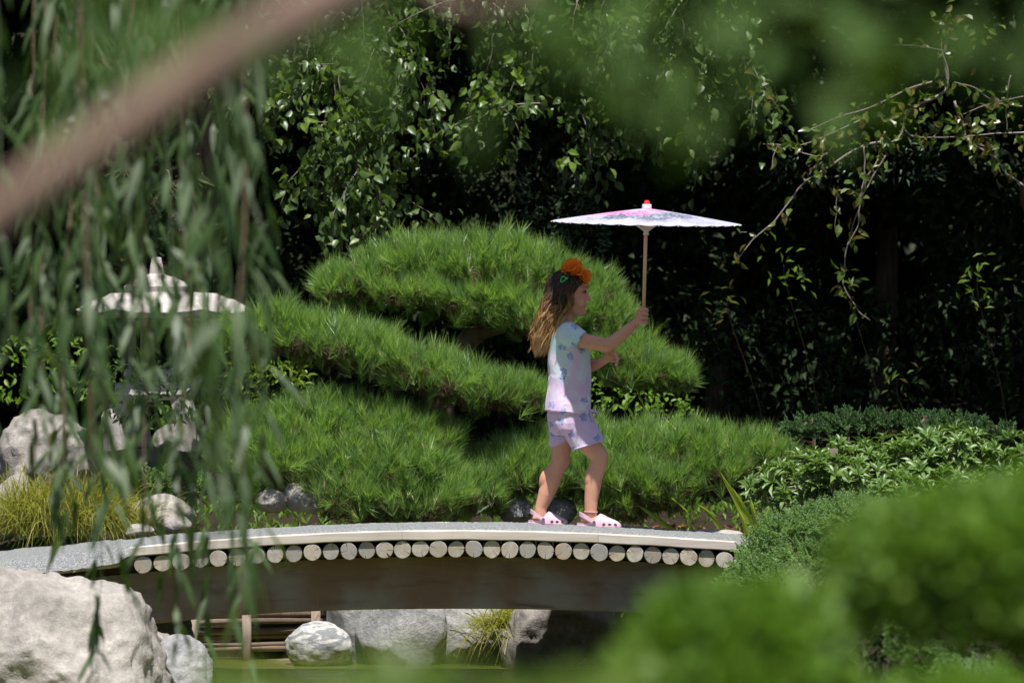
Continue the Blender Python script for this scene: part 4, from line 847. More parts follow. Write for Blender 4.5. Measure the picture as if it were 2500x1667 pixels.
for px, bot, Y, dr in strands:
    top = P(px+dr*1.5, -250, Y)+[0, 0, .25]; bend = rng.normal()*18
    p = spline([top, P(px+dr, 100, Y), P(px+bend, (100+bot)/2, Y-.05), P(px-dr*.3, bot, Y-.1)], 26); p = p+vnoise(p, 4, 2, 2)[:, None]*[.012, .012, 0]
    mb = MB(); tube(mb, p, np.linspace(.0028, .0012, 26), 5); tw = mb.build('hanging_twig', M['limb' if rng.random() < .12 else 'willow'], wi, smooth=True)
    Ln = np.linalg.norm(np.diff(p, axis=0), axis=1).sum(); n = int(Ln/.042); t = (np.arange(n)+rng.random(n)*.6)/n
    q = np.stack([np.interp(t, np.linspace(0, 1, 26), p[:, k]) for k in range(3)], 1); ang = rng.random(n)*2*np.pi
    D = np.stack([np.cos(ang)*.55, np.sin(ang)*.55, -np.ones(n)*rng.uniform(.5, 1.5, n)], 1); NN = np.stack([np.cos(ang)*.6, np.sin(ang)*.6-.4, .6*np.ones(n)], 1)+rdir(n)*.4; s = rng.uniform(.6, 1.15, n)
    vis = (q[:, 2] < P(0, -20, Y)[2])
    for i in range(n):
        if quota > 0 and vis[i] and Y < 12 and rng.random() < .9: place('leaf', WL[i % 3], q[i], tw, basis_euler(D[i], NN[i]), (s[i],)*3); quota -= 1; vis[i] = False
        else: vis[i] = True
    leaves(acc, q[vis], D[vis], NN[vis], .115*s[vis], .017*s[vis], T_WI)
o = acc.build('leaves', M['willow'], wi); o['kind'] = 'stuff'

ft = empty('overhanging_tree', (-.9, 2.4, .2)); tag(ft, 'strongly blurred tan limb crossing the upper left corner with blurred leaves', 'tree')
limb(ft, [(-.90, 2.4, .1), (-.75, 2.35, .9), (-.48, 2.4, 1.40)], .04, .018, 'limb', 'trunk')
limb(ft, [(-.48, 2.4, 1.40), P(-60, 560, 2.4), P(200, 380, 2.4), P(420, 230, 2.4), P(660, 80, 2.4), P(930, -80, 2.42), P(1130, -240, 2.42), P(1250, -420, 2.5)], .0108, .0140, 'limb', 'branch', 40, wob=.004)
limb(ft, [P(960, -110, 2.42), P(1080, -20, 2.2), P(1200, 10, 2.1), P(1330, -80, 2.1)], .005, .004, 'limb', 'branch')
mb = MB(); cl = []
for cx, cy, Y, n, sp in ((650, 20, 2.6, 12, 150), (1050, 90, 2.5, 12, 150), (1550, 60, 2.5, 16, 170), (1650, 190, 2.7, 9, 110), (2000, 120, 2.6, 14, 150), (2400, 80, 2.6, 12, 120), (250, 60, 2.5, 10, 120), (520, 40, 2.6, 12, 110), (330, 120, 2.9, 10, 100), (80, 300, 3.0, 8, 90), (900, 60, 3.0, 8, 120), (1330, -40, 2.7, 12, 140), (1750, -10, 2.8, 13, 170), (2150, -20, 3.2, 15, 150), (1480, 170, 3.4, 5, 60), (1900, 110, 3.3, 5, 70), (2350, 40, 3.0, 10, 130), (1400, 130, 3.6, 4, 50), (1580, 200, 3.2, 3, 60)):
    for _ in range(n): cl.append(P(cx+rng.normal()*sp, cy+rng.normal()*sp*.5, Y+rng.normal()*.15))
cl = np.array(cl); n = len(cl); leaves(mb, cl, rdir(n)*.8-[0, 0, .5], rdir(n)*.7+[0, -.6, .5], .034, .013, T_WI); o = mb.build('leaves', M['near_leaf'], ft); o['kind'] = 'stuff'
# ------------------------------------------------------------------ the child
GY = 20.5
def G(px, py, dy=0.0): return P(px, py, GY+dy)
KP = GY/FPX     # metres per photo pixel at the child
def capsule(bm, a, b, ra, rb, seg=20):
    a, b = Vector(tuple(a)), Vector(tuple(b))
    for c, r in ((a, ra), (b, rb)):
        if r > 0: bmesh.ops.create_icosphere(bm, subdivisions=3, radius=r, matrix=Matrix.Translation(c))
    d = b-a; L = d.length
    if L > 1e-5:
        mt = Matrix.Translation((a+b)/2) @ d.to_track_quat('Z', 'Y').to_matrix().to_4x4()
        bmesh.ops.create_cone(bm, cap_ends=True, segments=seg, radius1=ra, radius2=rb, depth=L, matrix=mt)
def chain(bm, pts, rad):
    for i in range(len(pts)-1): capsule(bm, pts[i], pts[i+1], rad[i], rad[i+1])
def ellip(bm, c, r, M3=None):
    mt = Matrix.Translation(Vector(tuple(c))) @ (M3.to_4x4() if M3 else Matrix()) @ Matrix.Diagonal((*r, 1))
    bmesh.ops.create_icosphere(bm, subdivisions=4, radius=1, matrix=mt)
def remesh(bm, name, mat, parent, vox, smooth=4, origin=None):
    me = bpy.data.meshes.new('t'); bm.to_mesh(me); bm.free(); ob = bpy.data.objects.new('t', me); COL.objects.link(ob)
    r = ob.modifiers.new('r', 'REMESH'); r.mode = 'VOXEL'; r.voxel_size = vox
    s = ob.modifiers.new('s', 'SMOOTH'); s.factor = .5; s.iterations = smooth
    dg = bpy.context.evaluated_depsgraph_get(); m2 = bpy.data.meshes.new_from_object(ob.evaluated_get(dg)); bpy.data.objects.remove(ob); bpy.data.meshes.remove(me)
    v = np.empty(len(m2.vertices)*3, np.float32); m2.vertices.foreach_get('co', v); O = wpos(parent) if origin is None else np.asarray(origin)
    v = (v.reshape(-1, 3)-O).astype(np.float32); m2.vertices.foreach_set('co', v.ravel()); m2.polygons.foreach_set('use_smooth', np.ones(len(m2.polygons), bool)); m2.materials.clear(); m2.materials.append(mat); m2.name = name; m2.update()
    return place(name, m2, O, parent)
m, nt, out = newmat('skin'); g = NT(nt); n1 = g.noise(g.coord(), 14, 4); n2 = g.noise(g.coord(), 300, 2)
c = g.mix(n1, (.58, .285, .185), (.68, .365, .255))
n3 = g.noise(g.coord(), 45, 5, .6); c = g.mix(g.math('MULTIPLY', g.ss(n3, .48, .68), .35), c, (.60, .21, .15)); c = g.mix(g.math('MULTIPLY', g.ss(n1, .55, .75), .4), c, (.44, .20, .12))
nt.links.new(g.bsdf(c, .5, .4, g.bump(n2, .08, .001), Subsurface_Weight=.12, Subsurface_Radius=(.012, .005, .003), Subsurface_Scale=.6), out.inputs[0]); M['skin'] = m

kid = empty('person', (G(1410, 1292)[0], GY, G(1410, 1292)[2])); tag(kid, 'child in tie dye shirt and shorts walking the bridge with a parasol', 'person')
# body surface
bm = bmesh.new()
CX = .0
tor = [(797, 1368, 1402, .052), (812, 1354, 1420, .080), (830, 1350, 1426, .090), (860, 1346, 1430, .098), (895, 1347, 1432, .094), (925, 1350, 1434, .095), (960, 1346, 1432, .100), (1000, 1342, 1432, .108), (1035, 1342, 1434, .110), (1055, 1354, 1430, .09)]
def lofted(bm, lv, seg=40, dy=0.0, p=2.3, front=1.0):
    rings = []
    for py, xb, xf, hw in lv:
        cx = (xb+xf)/2; a = (xf-xb)/2; r = []
        for t in np.arange(seg)/seg*2*np.pi:
            ct, st = math.cos(t), math.sin(t); u = abs(ct)**(2/p)*math.copysign(1, ct); w = abs(st)**(2/p)*math.copysign(1, st)
            if front != 1.0 and u > 0: w = w*(1-(1-front)*u**2)
            r.append(bm.verts.new(Vector(tuple(G(cx+a*u, py, dy)+np.array([0, hw*w, 0])))))
        rings.append(r)
    for i in range(len(rings)-1):
        for j in range(seg): bm.faces.new((rings[i][j], rings[i+1][j], rings[i+1][(j+1) % seg], rings[i][(j+1) % seg]))
    bm.faces.new(rings[0]); bm.faces.new(rings[-1][::-1])
lofted(bm, tor, dy=0.0)
# neck
chain(bm, [G(1384, 750, 0), G(1376, 800, 0)], [.036, .043])
# head by slices, profile to the right
head = [(660, 1376, 1400, .020), (664, 1362, 1414, .044), (672, 1349, 1424, .060), (684, 1341, 1431.5, .069), (697, 1337.5, 1435, .073), (708, 1337, 1434.5, .074), (714, 1337.5, 1432, .073), (724, 1340, 1432, .071), (734, 1346, 1431.5, .067), (741, 1352, 1431, .063), (748, 1360, 1429.5, .058), (756, 1370, 1428, .050), (763, 1380, 1427, .041), (769, 1392, 1424, .030), (773, 1402, 1418, .018)]
lofted(bm, head, 48, p=2.15, front=.80)
chain(bm, [G(1430, 708), G(1434.5, 721), G(1437.5, 730.5)], [.006, .0072, .0086])            # nose
for sg in (-1, 1): ellip(bm, G(1432, 732, sg*.009), (.007, .006, .005))
ellip(bm, G(1429.8, 742), (.0062, .016, .0048)); ellip(bm, G(1428.8, 749.5), (.0060, .015, .0045)); ellip(bm, G(1424, 761), (.0135, .018, .013))
for sg in (-1, 1):
    ellip(bm, G(1413, 740, sg*.034), (.026, .026, .026))     # cheeks
    ellip(bm, G(1391, 727, sg*.072), (.011, .006, .017))     # ears
    ellip(bm, G(1427, 706, sg*.032), (.010, .022, .006))
# arms: near arm holds the parasol
STK = -.15
sh = G(1386, 822, -.086); el_ = G(1482, 843, -.155); wr = G(1548, 791, STK-.004)
chain(bm, [G(1375, 815, -.05), sh, G(1435, 834, -.13), el_, G(1500, 832, -.156), G(1528, 809, -.155), wr], [.042, .037, .032, .029, .0285, .024, .0185])
pm = G(1563, 776, STK-.010); chain(bm, [wr, G(1557, 783, STK-.006), pm], [.0185, .018, .018]); ellip(bm, G(1562, 772, STK-.008), (.014, .016, .023))
SX = lambda py: 1577.5-(py-574)*(5.9/178)      # stick centre column
for k, py in enumerate((757, 767, 777, 787)):
    rf = (.0076, .0078, .0076, .0066)[k]; x = SX(py)
    chain(bm, [G(1560, py+1, STK-.022), G(x, py-1+k*.5, STK-.0205), G(x+8.0, py, STK-.009), G(x+8.5, py+1, STK+.006), G(x+1, py+2, STK+.0165)], [rf+.001, rf, rf, rf*.95, rf*.85])
chain(bm, [G(1556, 772, STK+.004), G(1560, 758, STK+.004), G(1567, 752, STK-.003), G(1573, 754, STK-.014)], [.010, .009, .008, .0068])
# far arm, hand raised open in front of the chest
wf = G(1468, 884, .02)
chain(bm, [G(1380, 815, .05), G(1392, 822, .095), G(1412, 862, .13), G(1430, 896, .10), G(1450, 892, .06), wf], [.042, .036, .031, .028, .024, .0185])
pf_ = G(1483, 876, .015); chain(bm, [wf, pf_, G(1489, 870, .010)], [.0185, .017, .015]); ellip(bm, G(1486, 873, .012), (.018, .012, .020))
for (a, b, c_, d) in (((1489, 864, .004), (1496, 855, -.008), (1501, 857, -.018), (1500, 864, -.022)), ((1494, 868, .006), (1503, 862, -.006), (1507, 866, -.017), (1504, 872, -.021)),
                      ((1496, 875, .008), (1506, 871, -.004), (1509, 876, -.015), (1505, 881, -.019)), ((1494, 882, .010), (1504, 881, -.002), (1507, 887, -.011), (1503, 891, -.015))):
    chain(bm, [G(*a), G(*b), G(*c_), G(*d)], [.0072, .0068, .0062, .0054])
chain(bm, [G(1478, 868, .005), G(1482, 859, -.006), G(1487, 855, -.014)], [.0085, .0075, .0062])
# legs: rear (far) leg
chain(bm, [G(1372, 1035, .055), G(1371, 1090, .060), G(1367, 1128, .062), G(1358, 1146, .062), G(1346, 1172, .062), G(1334, 1205, .062), G(1321, 1238, .062), G(1318, 1262, .062)], [.058, .0435, .0385, .037, .0415, .036, .0262, .0265])
ellip(bm, G(1340, 1166, .062), (.038, .036, .060), Matrix.Rotation(R(25), 3, 'Y'))
ellip(bm, G(1377, 1124, .062), (.026, .030, .034))
chain(bm, [G(1313, 1266, .062), G(1330, 1272, .062), G(1352, 1277, .062)], [.024, .024, .019])
# front (near) leg
chain(bm, [G(1402, 1035, -.050), G(1440, 1085, -.065), G(1463, 1112, -.070), G(1462, 1130, -.070), G(1452, 1160, -.070), G(1447, 1190, -.070), G(1443, 1222, -.070), G(1442, 1256, -.070)], [.058, .0455, .0400, .0375, .0365, .034, .0290, .0262])
ellip(bm, G(1446, 1168, -.068), (.033, .035, .060), Matrix.Rotation(R(6), 3, 'Y')); ellip(bm, G(1470, 1114, -.070), (.026, .030, .034))
chain(bm, [G(1431, 1266, -.070), G(1458, 1272, -.070), G(1490, 1280, -.070)], [.025, .024, .018])
remesh(bm, 'body', M['skin'], kid, .0024, 5)
# eyes, brows, nails of the raised hand
M['eye'] = plain('eye', (.02, .012, .01), .15, .6, 0); M['brow'] = plain('brow', (.14, .08, .05), .8); M['lip'] = plain('lip', (.62, .27, .22), .4)
for sg in (-1, 1):
    bm = bmesh.new(); ellip(bm, G(1426.6, 714.8, sg*.0325), (.0078, .0112, .0042)); remesh(bm, 'eye', plain('eye_white', (.6, .55, .52), .3), kid, .001, 1)
    bm = bmesh.new(); ellip(bm, G(1428.6, 714.8, sg*.0345), (.0062, .0075, .0046)); remesh(bm, 'iris', M['eye'], kid, .0009, 1)
    bm = bmesh.new(); chain(bm, [G(1431.5, 710.8, sg*.022), G(1430.8, 710.2, sg*.033), G(1427, 712.5, sg*.046), G(1422, 715.5, sg*.053)], [.0012, .0021, .0021, .0012]); remesh(bm, 'eyelash', M['eye'], kid, .0009, 1)
    bm = bmesh.new(); chain(bm, [G(1434.0, 701, sg*.020), G(1431.5, 699.5, sg*.036), G(1423, 702, sg*.054)], [.0012, .0015, .0009]); remesh(bm, 'eyebrow', M['brow'], kid, .001, 1)
bm = bmesh.new(); ellip(bm, G(1431.2, 743), (.0054, .0150, .0028)); ellip(bm, G(1430.2, 748.4), (.0052, .0135, .0028)); remesh(bm, 'lips', M['lip'], kid, .001, 2)
M['nail'] = plain('nail', (.75, .52, .50), .25)
for px, py, dy in ((1501, 864, -.0255), (1505, 872, -.025), (1506, 881, -.023), (1504, 890, -.019)):
    bm = bmesh.new(); ellip(bm, G(px, py, dy), (.0035, .0018, .0042)); remesh(bm, 'fingernail', M['nail'], kid, .0007, 1)

# clothing --------------------------------------------------------------
m, nt, out = newmat('tie_dye'); g = NT(nt); co = g.coord(); sep = g.node('ShaderNodeSeparateXYZ'); nt.links.new(co, sep.inputs[0])
n1 = g.noise(co, 7, 3, .5, .5); n2 = g.noise(g.mapping(co, (1, 1, 1), (1, 2, .5)), 9, 3, .5)
h = g.math('ADD', g.math('MULTIPLY', g.math('SUBTRACT', sep.outputs[2], .62), 2.2), g.math('MULTIPLY', g.math('SUBTRACT', n1, .5), 2.6))
c = g.mix(g.ss(h, -.05, .55), (.66, .48, .70), (.52, .72, .76)); c = g.mix(g.ss(n2, .52, .70), c, (.76, .70, .82)); c = g.mix(g.ss(n1, .60, .74), c, (.76, .50, .66))
# scattered print: small flower outlines in pink and blue
vo = g.node('ShaderNodeTexVoronoi', feature='F1'); wv = g.node('ShaderNodeTexNoise'); g.inp(wv.inputs['Vector'], co); wv.inputs['Scale'].default_value = 28; wv.inputs['Detail'].default_value = 2; co2 = g.mapping(g.vmath('ADD', co, g.vmath('SCALE', g.vmath('SUBTRACT', wv.outputs['Color'], (.5, .5, .5)), .030)), (1, .22, 1)); g.inp(vo.inputs['Vector'], co2); vo.inputs['Scale'].default_value = 21; vo.inputs['Randomness'].default_value = .75
dl = g.vmath('SUBTRACT', g.vmath('SCALE', co, 19.0), vo.outputs['Position']) if False else None
s2 = g.node('ShaderNodeSeparateColor'); nt.links.new(vo.outputs['Color'], s2.inputs[0])
loc = g.vmath('SUBTRACT', co2, vo.outputs['Position']); sl = g.node('ShaderNodeSeparateXYZ'); nt.links.new(loc, sl.inputs[0])
ang = g.math('ARCTAN2', sl.outputs[2], sl.outputs[0]); rr = g.math('SQRT', g.math('ADD', g.math('MULTIPLY', sl.outputs[0], sl.outputs[0]), g.math('MULTIPLY', sl.outputs[2], sl.outputs[2])))
pet = g.math('MULTIPLY_ADD', g.math('ABSOLUTE', g.math('SINE', g.math('MULTIPLY', g.math('ADD', ang, g.math('MULTIPLY', s2.outputs[1], 3.0)), 2.5))), .0085, .0070)
dd = g.math('SUBTRACT', rr, pet); fill = g.ss(dd, .0006, -.0006); ring = g.math('SUBTRACT', 1.0, g.ss(g.math('ABSOLUTE', dd), .0004, .0016))
blue = g.math('GREATER_THAN', s2.outputs[0], .45); on = g.math('GREATER_THAN', s2.outputs[2], .22)
col = g.mix(blue, (.72, .36, .55), g.mix(g.ss(g.noise(co, 140, 2), .42, .56), (.07, .12, .42), (.22, .36, .66)))
msk = g.math('MULTIPLY', on, g.math('MAXIMUM', g.math('MULTIPLY', fill, g.math('MULTIPLY', blue, g.math('MULTIPLY_ADD', g.ss(g.noise(co, 70, 3), .35, .6), .65, .25))), g.math('MULTIPLY', ring, .8)))
c = g.mix(msk, c, col); fine = g.noise(g.mapping(co, (1, 1, .3)), 420, 2); fo = g.noise(g.mapping(co, (1.5, 1.5, .55)), 22, 3, .5, .6)
nt.links.new(g.bsdf(c, .8, .25, g.bump(g.math('ADD', g.math('MULTIPLY', fine, .06), fo), .35, .012), Sheen_Weight=.2), out.inputs[0]); M['dye'] = m
M['hem'] = plain('lilac_trim', (.60, .46, .74), .8)
def cloth(name, rings, mat, parent=kid, wrinkle=.004, close_top=False, seed=0, th=.0022):
    """open tube through rings of equal length, given thickness"""
    A = np.array(rings); nr, k, _ = A.shape; cen = A.mean(1, keepdims=True); d = unit(A-cen)
    w = vnoise((A*np.array([1, 1, .45])).reshape(-1, 3), 24, seed, 3).reshape(nr, k, 1); A = A+d*w*wrinkle*np.linspace(.3, 1.3, nr)[:, None, None]
    B = A-d*th; mb = MB(); i = np.arange(nr-1)[:, None]*k; j = np.arange(k)[None]; j2 = (j+1) % k; q = np.stack([i+j, i+k+j, i+k+j2, i+j2], -1).reshape(-1, 4); n = nr*k
    ed = lambda b, f: np.stack([b+np.arange(k), b+(np.arange(k)+1) % k, n+b+(np.arange(k)+1) % k, n+b+np.arange(k)], -1)[:, ::f]
    mb.add(np.concatenate([A.reshape(-1, 3), B.reshape(-1, 3)]), np.concatenate([q, q[:, ::-1]+n, ed(0, 1), ed((nr-1)*k, -1)])); return mb.build(name, mat, parent, smooth=True)
def ring_body(py, xb, xf, hw, k=64, p=2.4, dy=0.0, frontlow=0.0):
    cx = (xb+xf)/2; a = (xf-xb)/2; t = np.arange(k)/k*2*np.pi; ct, st = np.cos(t), np.sin(t)
    u = np.abs(ct)**(2/p)*np.sign(ct); w = np.abs(st)**(2/p)*np.sign(st)
    return np.stack([G(cx+a*uu, py+frontlow*uu, dy)+np.array([0, hw*ww, 0]) for uu, ww in zip(u, w)])
lv = [(787, 1360, 1398, .050), (791, 1357, 1403, .068), (797, 1352, 1412, .094), (806, 1347, 1423, .112), (820, 1343, 1431, .119), (840, 1340, 1436, .117), (865, 1338, 1440, .113), (890, 1338, 1441, .112), (917, 1341, 1442, .114), (946, 1339, 1442, .118), (975, 1335, 1442, .122), (994, 1332, 1441, .126), (1006, 1331, 1440, .128)]
lz_ = np.array(lv); ti = np.linspace(0, 1, 40); lv2 = np.stack([np.interp(ti, np.linspace(0, 1, len(lv)), lz_[:, k]) for k in range(4)], 1)
def wrinkled(o, amp, sc, seed, dirn=(1, 1, .35)):
    me = o.data; n = len(me.vertices); v = np.empty(n*3, np.float32); me.vertices.foreach_get('co', v); v = v.reshape(-1, 3); nn = np.empty(n*3, np.float32); me.vertices.foreach_get('normal', nn)
    w = vnoise(v*np.array(dirn), sc, seed, 3); r = 1-np.abs(vnoise(v*np.array(dirn)+v[:, [2, 2, 2]]*.25, sc*.8, seed+4, 2))*2
    v = v+nn.reshape(-1, 3)*((w*.6+r*.5)*amp)[:, None]; me.vertices.foreach_set('co', v.astype(np.float32).ravel()); me.update()
def solid_ring_stack(bm, rings):
    R_ = [[bm.verts.new(Vector(tuple(p))) for p in r] for r in rings]; k = len(R_[0])
    for a, b in zip(R_[:-1], R_[1:]):
        for j in range(k): bm.faces.new((a[j], b[j], b[(j+1) % k], a[(j+1) % k]))
    bm.faces.new(R_[0]); bm.faces.new(R_[-1][::-1])
def tube_ring(c, ax, r1, r2, k=48, roll=0.0):
    ax = unit(ax); u = unit(np.cross(ax, [0, 1, 0])); v = np.cross(ax, u); t = np.arange(k)/k*2*np.pi
    return np.array([c+u*r1*math.cos(a)+v*r2*math.sin(a) for a in t])
bm = bmesh.new(); solid_ring_stack(bm, [ring_body(a, b, c_, d, frontlow=5*i/40) for i, (a, b, c_, d) in enumerate(lv2)])
for sg, ce, me_ in ((-1, (1417, 833, -.120), (1388, 818, -.096)), (1, (1404, 848, .122), (1388, 822, .096))):
    cen = spline([G(1372, 812, sg*.050), G(*me_), G(*ce)], 12); T = unit(np.gradient(cen, axis=0)); T[:, 1] *= .6
    solid_ring_stack(bm, [tube_ring(c_, t_, r1, r2) for c_, t_, r1, r2 in zip(cen, T, interp([.042, .050, .0455], 12), interp([.045, .050, .046], 12))])
shirt = remesh(bm, 'shirt', M['dye'], kid, .0024, 4); wrinkled(shirt, .0075, 14, 3, (1, 1, .35))
rb = ring_body(786.5, 1359, 1399, .051); mb = MB(); tube(mb, np.vstack([rb, rb[:2]]), .0028, 6, False); mb.build('neckline', M['dye'], kid, smooth=True)
rb = ring_body(1003, 1330.5, 1440.5, .1285, frontlow=5); mb = MB(); tube(mb, np.vstack([rb, rb[:2]]), .0018, 6, False); mb.build('hem', M['dye'], kid, smooth=True)
def leg_rings(c0, r0, hemL, hemR, ry, dy0, dy1, n=14, k=48):
    a = G(*c0, dy0); hl = G(*hemL, dy1); hr = G(*hemR, dy1); b = (hl+hr)/2; hx = (hr-hl)/2; out = []
    for t in np.linspace(0, 1, n):
        ux = np.array([r0[0], 0, 0])*(1-t)+hx*t; uy = np.array([0, r0[1]*(1-t)+ry*t, 0]); c_ = a*(1-t)+b*t; q = np.arange(k)/k*2*np.pi
        out.append(c_+np.cos(q)[:, None]*ux+np.sin(q)[:, None]*uy)
    return out
bm = bmesh.new(); solid_ring_stack(bm, [ring_body(a, b, c_, d) for a, b, c_, d in ((992, 1340, 1434, .112), (1012, 1336, 1440, .119), (1032, 1338, 1447, .121), (1048, 1342, 1452, .117), (1060, 1350, 1446, .100))])
lr1 = leg_rings((1384, 1030), (.078, .058), (1343, 1090), (1398, 1070), .060, .052, .062); lr2 = leg_rings((1408, 1030), (.082, .064), (1398, 1098), (1475, 1073), .064, -.052, -.068)
solid_ring_stack(bm, lr1); solid_ring_stack(bm, lr2); sh_ = remesh(bm, 'shorts', M['dye'], kid, .0024, 3); wrinkled(sh_, .0055, 20, 9, (1, 1, .45))
for e in (lr1[-1], lr2[-1]): mb = MB(); tube(mb, np.vstack([e, e[:2]])+[0, 0, .001], .0034, 6, False); mb.build('leg_trim', M['hem'], kid, smooth=True)
mb = MB(); kn = G(1438, 1001, -.05)
for a_, b_ in (((1447, 1003, -.055), (1459, 1008, -.06)), ((1443, 1010, -.05), (1448, 1030, -.055))):
    p = spline([kn, G(*a_), G(*b_)], 8); tube(mb, p, np.interp(np.linspace(0, 1, 8), [0, .3, 1], [.004, .006, .008]), 8)
mb.build('side_knot', M['dye'], kid, smooth=True)
# jewellery
def band(c, ax, r1, r2, tr, name, mat):
    rg = tube_ring(c, ax, r1, r2, 28); mb = MB(); tube(mb, np.vstack([rg, rg[:2]]), tr, 6, False); mb.build(name, mat, kid, smooth=True)
M['band'] = plain('pink_band', (.62, .35, .38), .5); band(G(1545, 794, STK-.004), G(1560, 782)-G(1530, 806), .0205, .0205, .0022, 'bracelet', M['band'])
band(G(1442.5, 1249, -.07), [0.03, 0, 1], .0285, .0285, .0022, 'anklet', M['band'])
# clogs
M['clog'] = plain('pale_pink_foam', (.70, .47, .56), .45, .4, .04); M['hole'] = plain('vent_shade', (.10, .05, .05), .8); M['button'] = plain('dark_button', (.10, .11, .14), .35)  # vents are dark discs, the shade inside the holes painted as colour
def clog(hx, hy, tx, ty, dy):
    """heel (hx,hy) to toe (tx,ty) at the sole line"""
    a = G(hx, hy, dy); b = G(tx, ty, dy); ax = b-a; L = np.linalg.norm(ax); ux = ax/L; uz = unit(np.array([-ux[2], 0, ux[0]])); uy = np.array([0, 1., 0])
    def W_(s, y, z): return a+ux*s*L+uy*y+uz*z
    k = 48; mb = MB(); t = np.arange(k)/k*2*np.pi
    def foot(z, grow=0.0, x0=0.0, x1=1.0):
        s = .5+.5*np.cos(t); hw = np.interp(s, [0, .12, .3, .5, .75, .92, 1], [.0, .022, .028, .030, .037, .027, .0])+grow
        return np.array([W_(x0+(x1-x0)*ss, math.copysign(1, math.sin(tt))*h, z) for ss, h, tt in zip(s, hw, t)])
    Rg = [foot(0, -.001), foot(.005, .001), foot(.014, .002), foot(.0155, .0), foot(.024, .001)]; V = np.concatenate(Rg); i = np.arange(4)[:, None]*k; j = np.arange(k)[None]; j2 = (j+1) % k
    mb.add(V, np.stack([i+j, i+j2, i+k+j2, i+k+j], -1).reshape(-1, 4), [np.arange(k)[::-1], 4*k+np.arange(k)]); root = mb.build('clog', M['clog'], kid, smooth=False)
    # upper: arched sections from instep to toe
    sec = [(.34, .0295, .030), (.42, .0315, .050), (.52, .034, .0655), (.60, .036, .061), (.70, .037, .052), (.80, .0365, .044), (.89, .032, .037), (.95, .025, .030), (.985, .014, .024), (1.0, .004, .018)]
    ns = 21; V = []
    for s, hw, h in sec:
        for q in np.linspace(0, np.pi, ns): V.append(W_(s, -hw*math.copysign(abs(math.cos(q))**.75, math.cos(q)), .010+(h-.010)*math.sin(q)**.8))
    V = np.array(V); inner = []
    for s, hw, h in sec:
        for q in np.linspace(0, np.pi, ns): inner.append(W_(s, -(hw-.003)*math.copysign(abs(math.cos(q))**.75, math.cos(q)), .010+(h-.013)*math.sin(q)**.8))
    n = len(V); i = np.arange(len(sec)-1)[:, None]*ns; j = np.arange(ns-1)[None]; Q = np.stack([i+j, i+j+1, i+ns+j+1, i+ns+j], -1).reshape(-1, 4)
    e = np.arange(ns-1); mb = MB(); mb.add(np.concatenate([V, inner]), np.concatenate([Q, Q[:, ::-1]+n, np.stack([e, n+e, n+e+1, e+1], -1)])); mb.build('upper', M['clog'], root, wpos(root), True)
    # heel strap
    p = spline([W_(.38, -.034, .030), W_(.25, -.034, .044), W_(.13, -.028, .056), W_(.055, 0, .062), W_(.13, .028, .056), W_(.25, .034, .044), W_(.38, .034, .030)], 30); T = unit(np.gradient(p, axis=0)); nrm = unit(np.cross(T, uz)); up = uz
    V = np.stack([p-up*.009-nrm*.0018, p+up*.009-nrm*.0018, p+up*.009+nrm*.0018, p-up*.009+nrm*.0018], 1).reshape(-1, 3); i = np.arange(29)[:, None]*4; j = np.arange(4)[None]; j2 = (j+1) % 4
    mb = MB(); mb.add(V, np.stack([i+j, i+j2, i+4+j2, i+4+j], -1).reshape(-1, 4)); mb.build('heel_strap', M['clog'], root, wpos(root))
    for sg in (-1, 1):
        mb = MB(); c0 = W_(.38, sg*.0350, .030); th_ = np.arange(16)/16*2*np.pi
        for r_, y_ in ((.0105, 0), (.0105, .004)): pass
        tube(mb, [c0, c0+uy*sg*.004], [.0088, .0075], 16); mb.build('button', M['clog'], root, wpos(root)); mb = MB(); tube(mb, [c0+uy*sg*.0042, c0+uy*sg*.0056], [.0064, .0058], 14); mb.build('button_face', M['button'], root, wpos(root))
        for s in (.60, .73, .86):
            hw = np.interp(s, [.42, .52, .60, .70, .80, .89], [.0315, .034, .036, .037, .0365, .032]); mb = MB(); c0 = W_(s, sg*(hw-.003), .0215); ellv = [c0+ux*.0065*math.cos(q)+uz*.0050*math.sin(q) for q in th_]
            mb.add(np.array(ellv+[v+uy*sg*.0042 for v in ellv]), np.stack([np.arange(16), (np.arange(16)+1) % 16, 16+(np.arange(16)+1) % 16, 16+np.arange(16)], -1), [np.arange(16)[::-1], 16+np.arange(16)]); mb.build('vent', M['hole'], root, wpos(root))
    for s, y in ((.56, 0), (.66, -.014), (.66, .014), (.76, -.008), (.76, .012), (.62, -.02)):
        h = np.interp(s, [.52, .60, .70, .80, .89], [.0655, .061, .052, .044, .037])-.002*abs(y)/.01; mb = MB(); c0 = W_(s, y, h-.003-.9*(abs(y)/.037)**2*.008); tube(mb, [c0, c0+uz*.0042], [.0042, .0042], 12); mb.build('vent', M['hole'], root, wpos(root))
clog(1408, 1289, 1517, 1292, -.070)
clog(1289, 1282.5, 1386, 1285, .062)

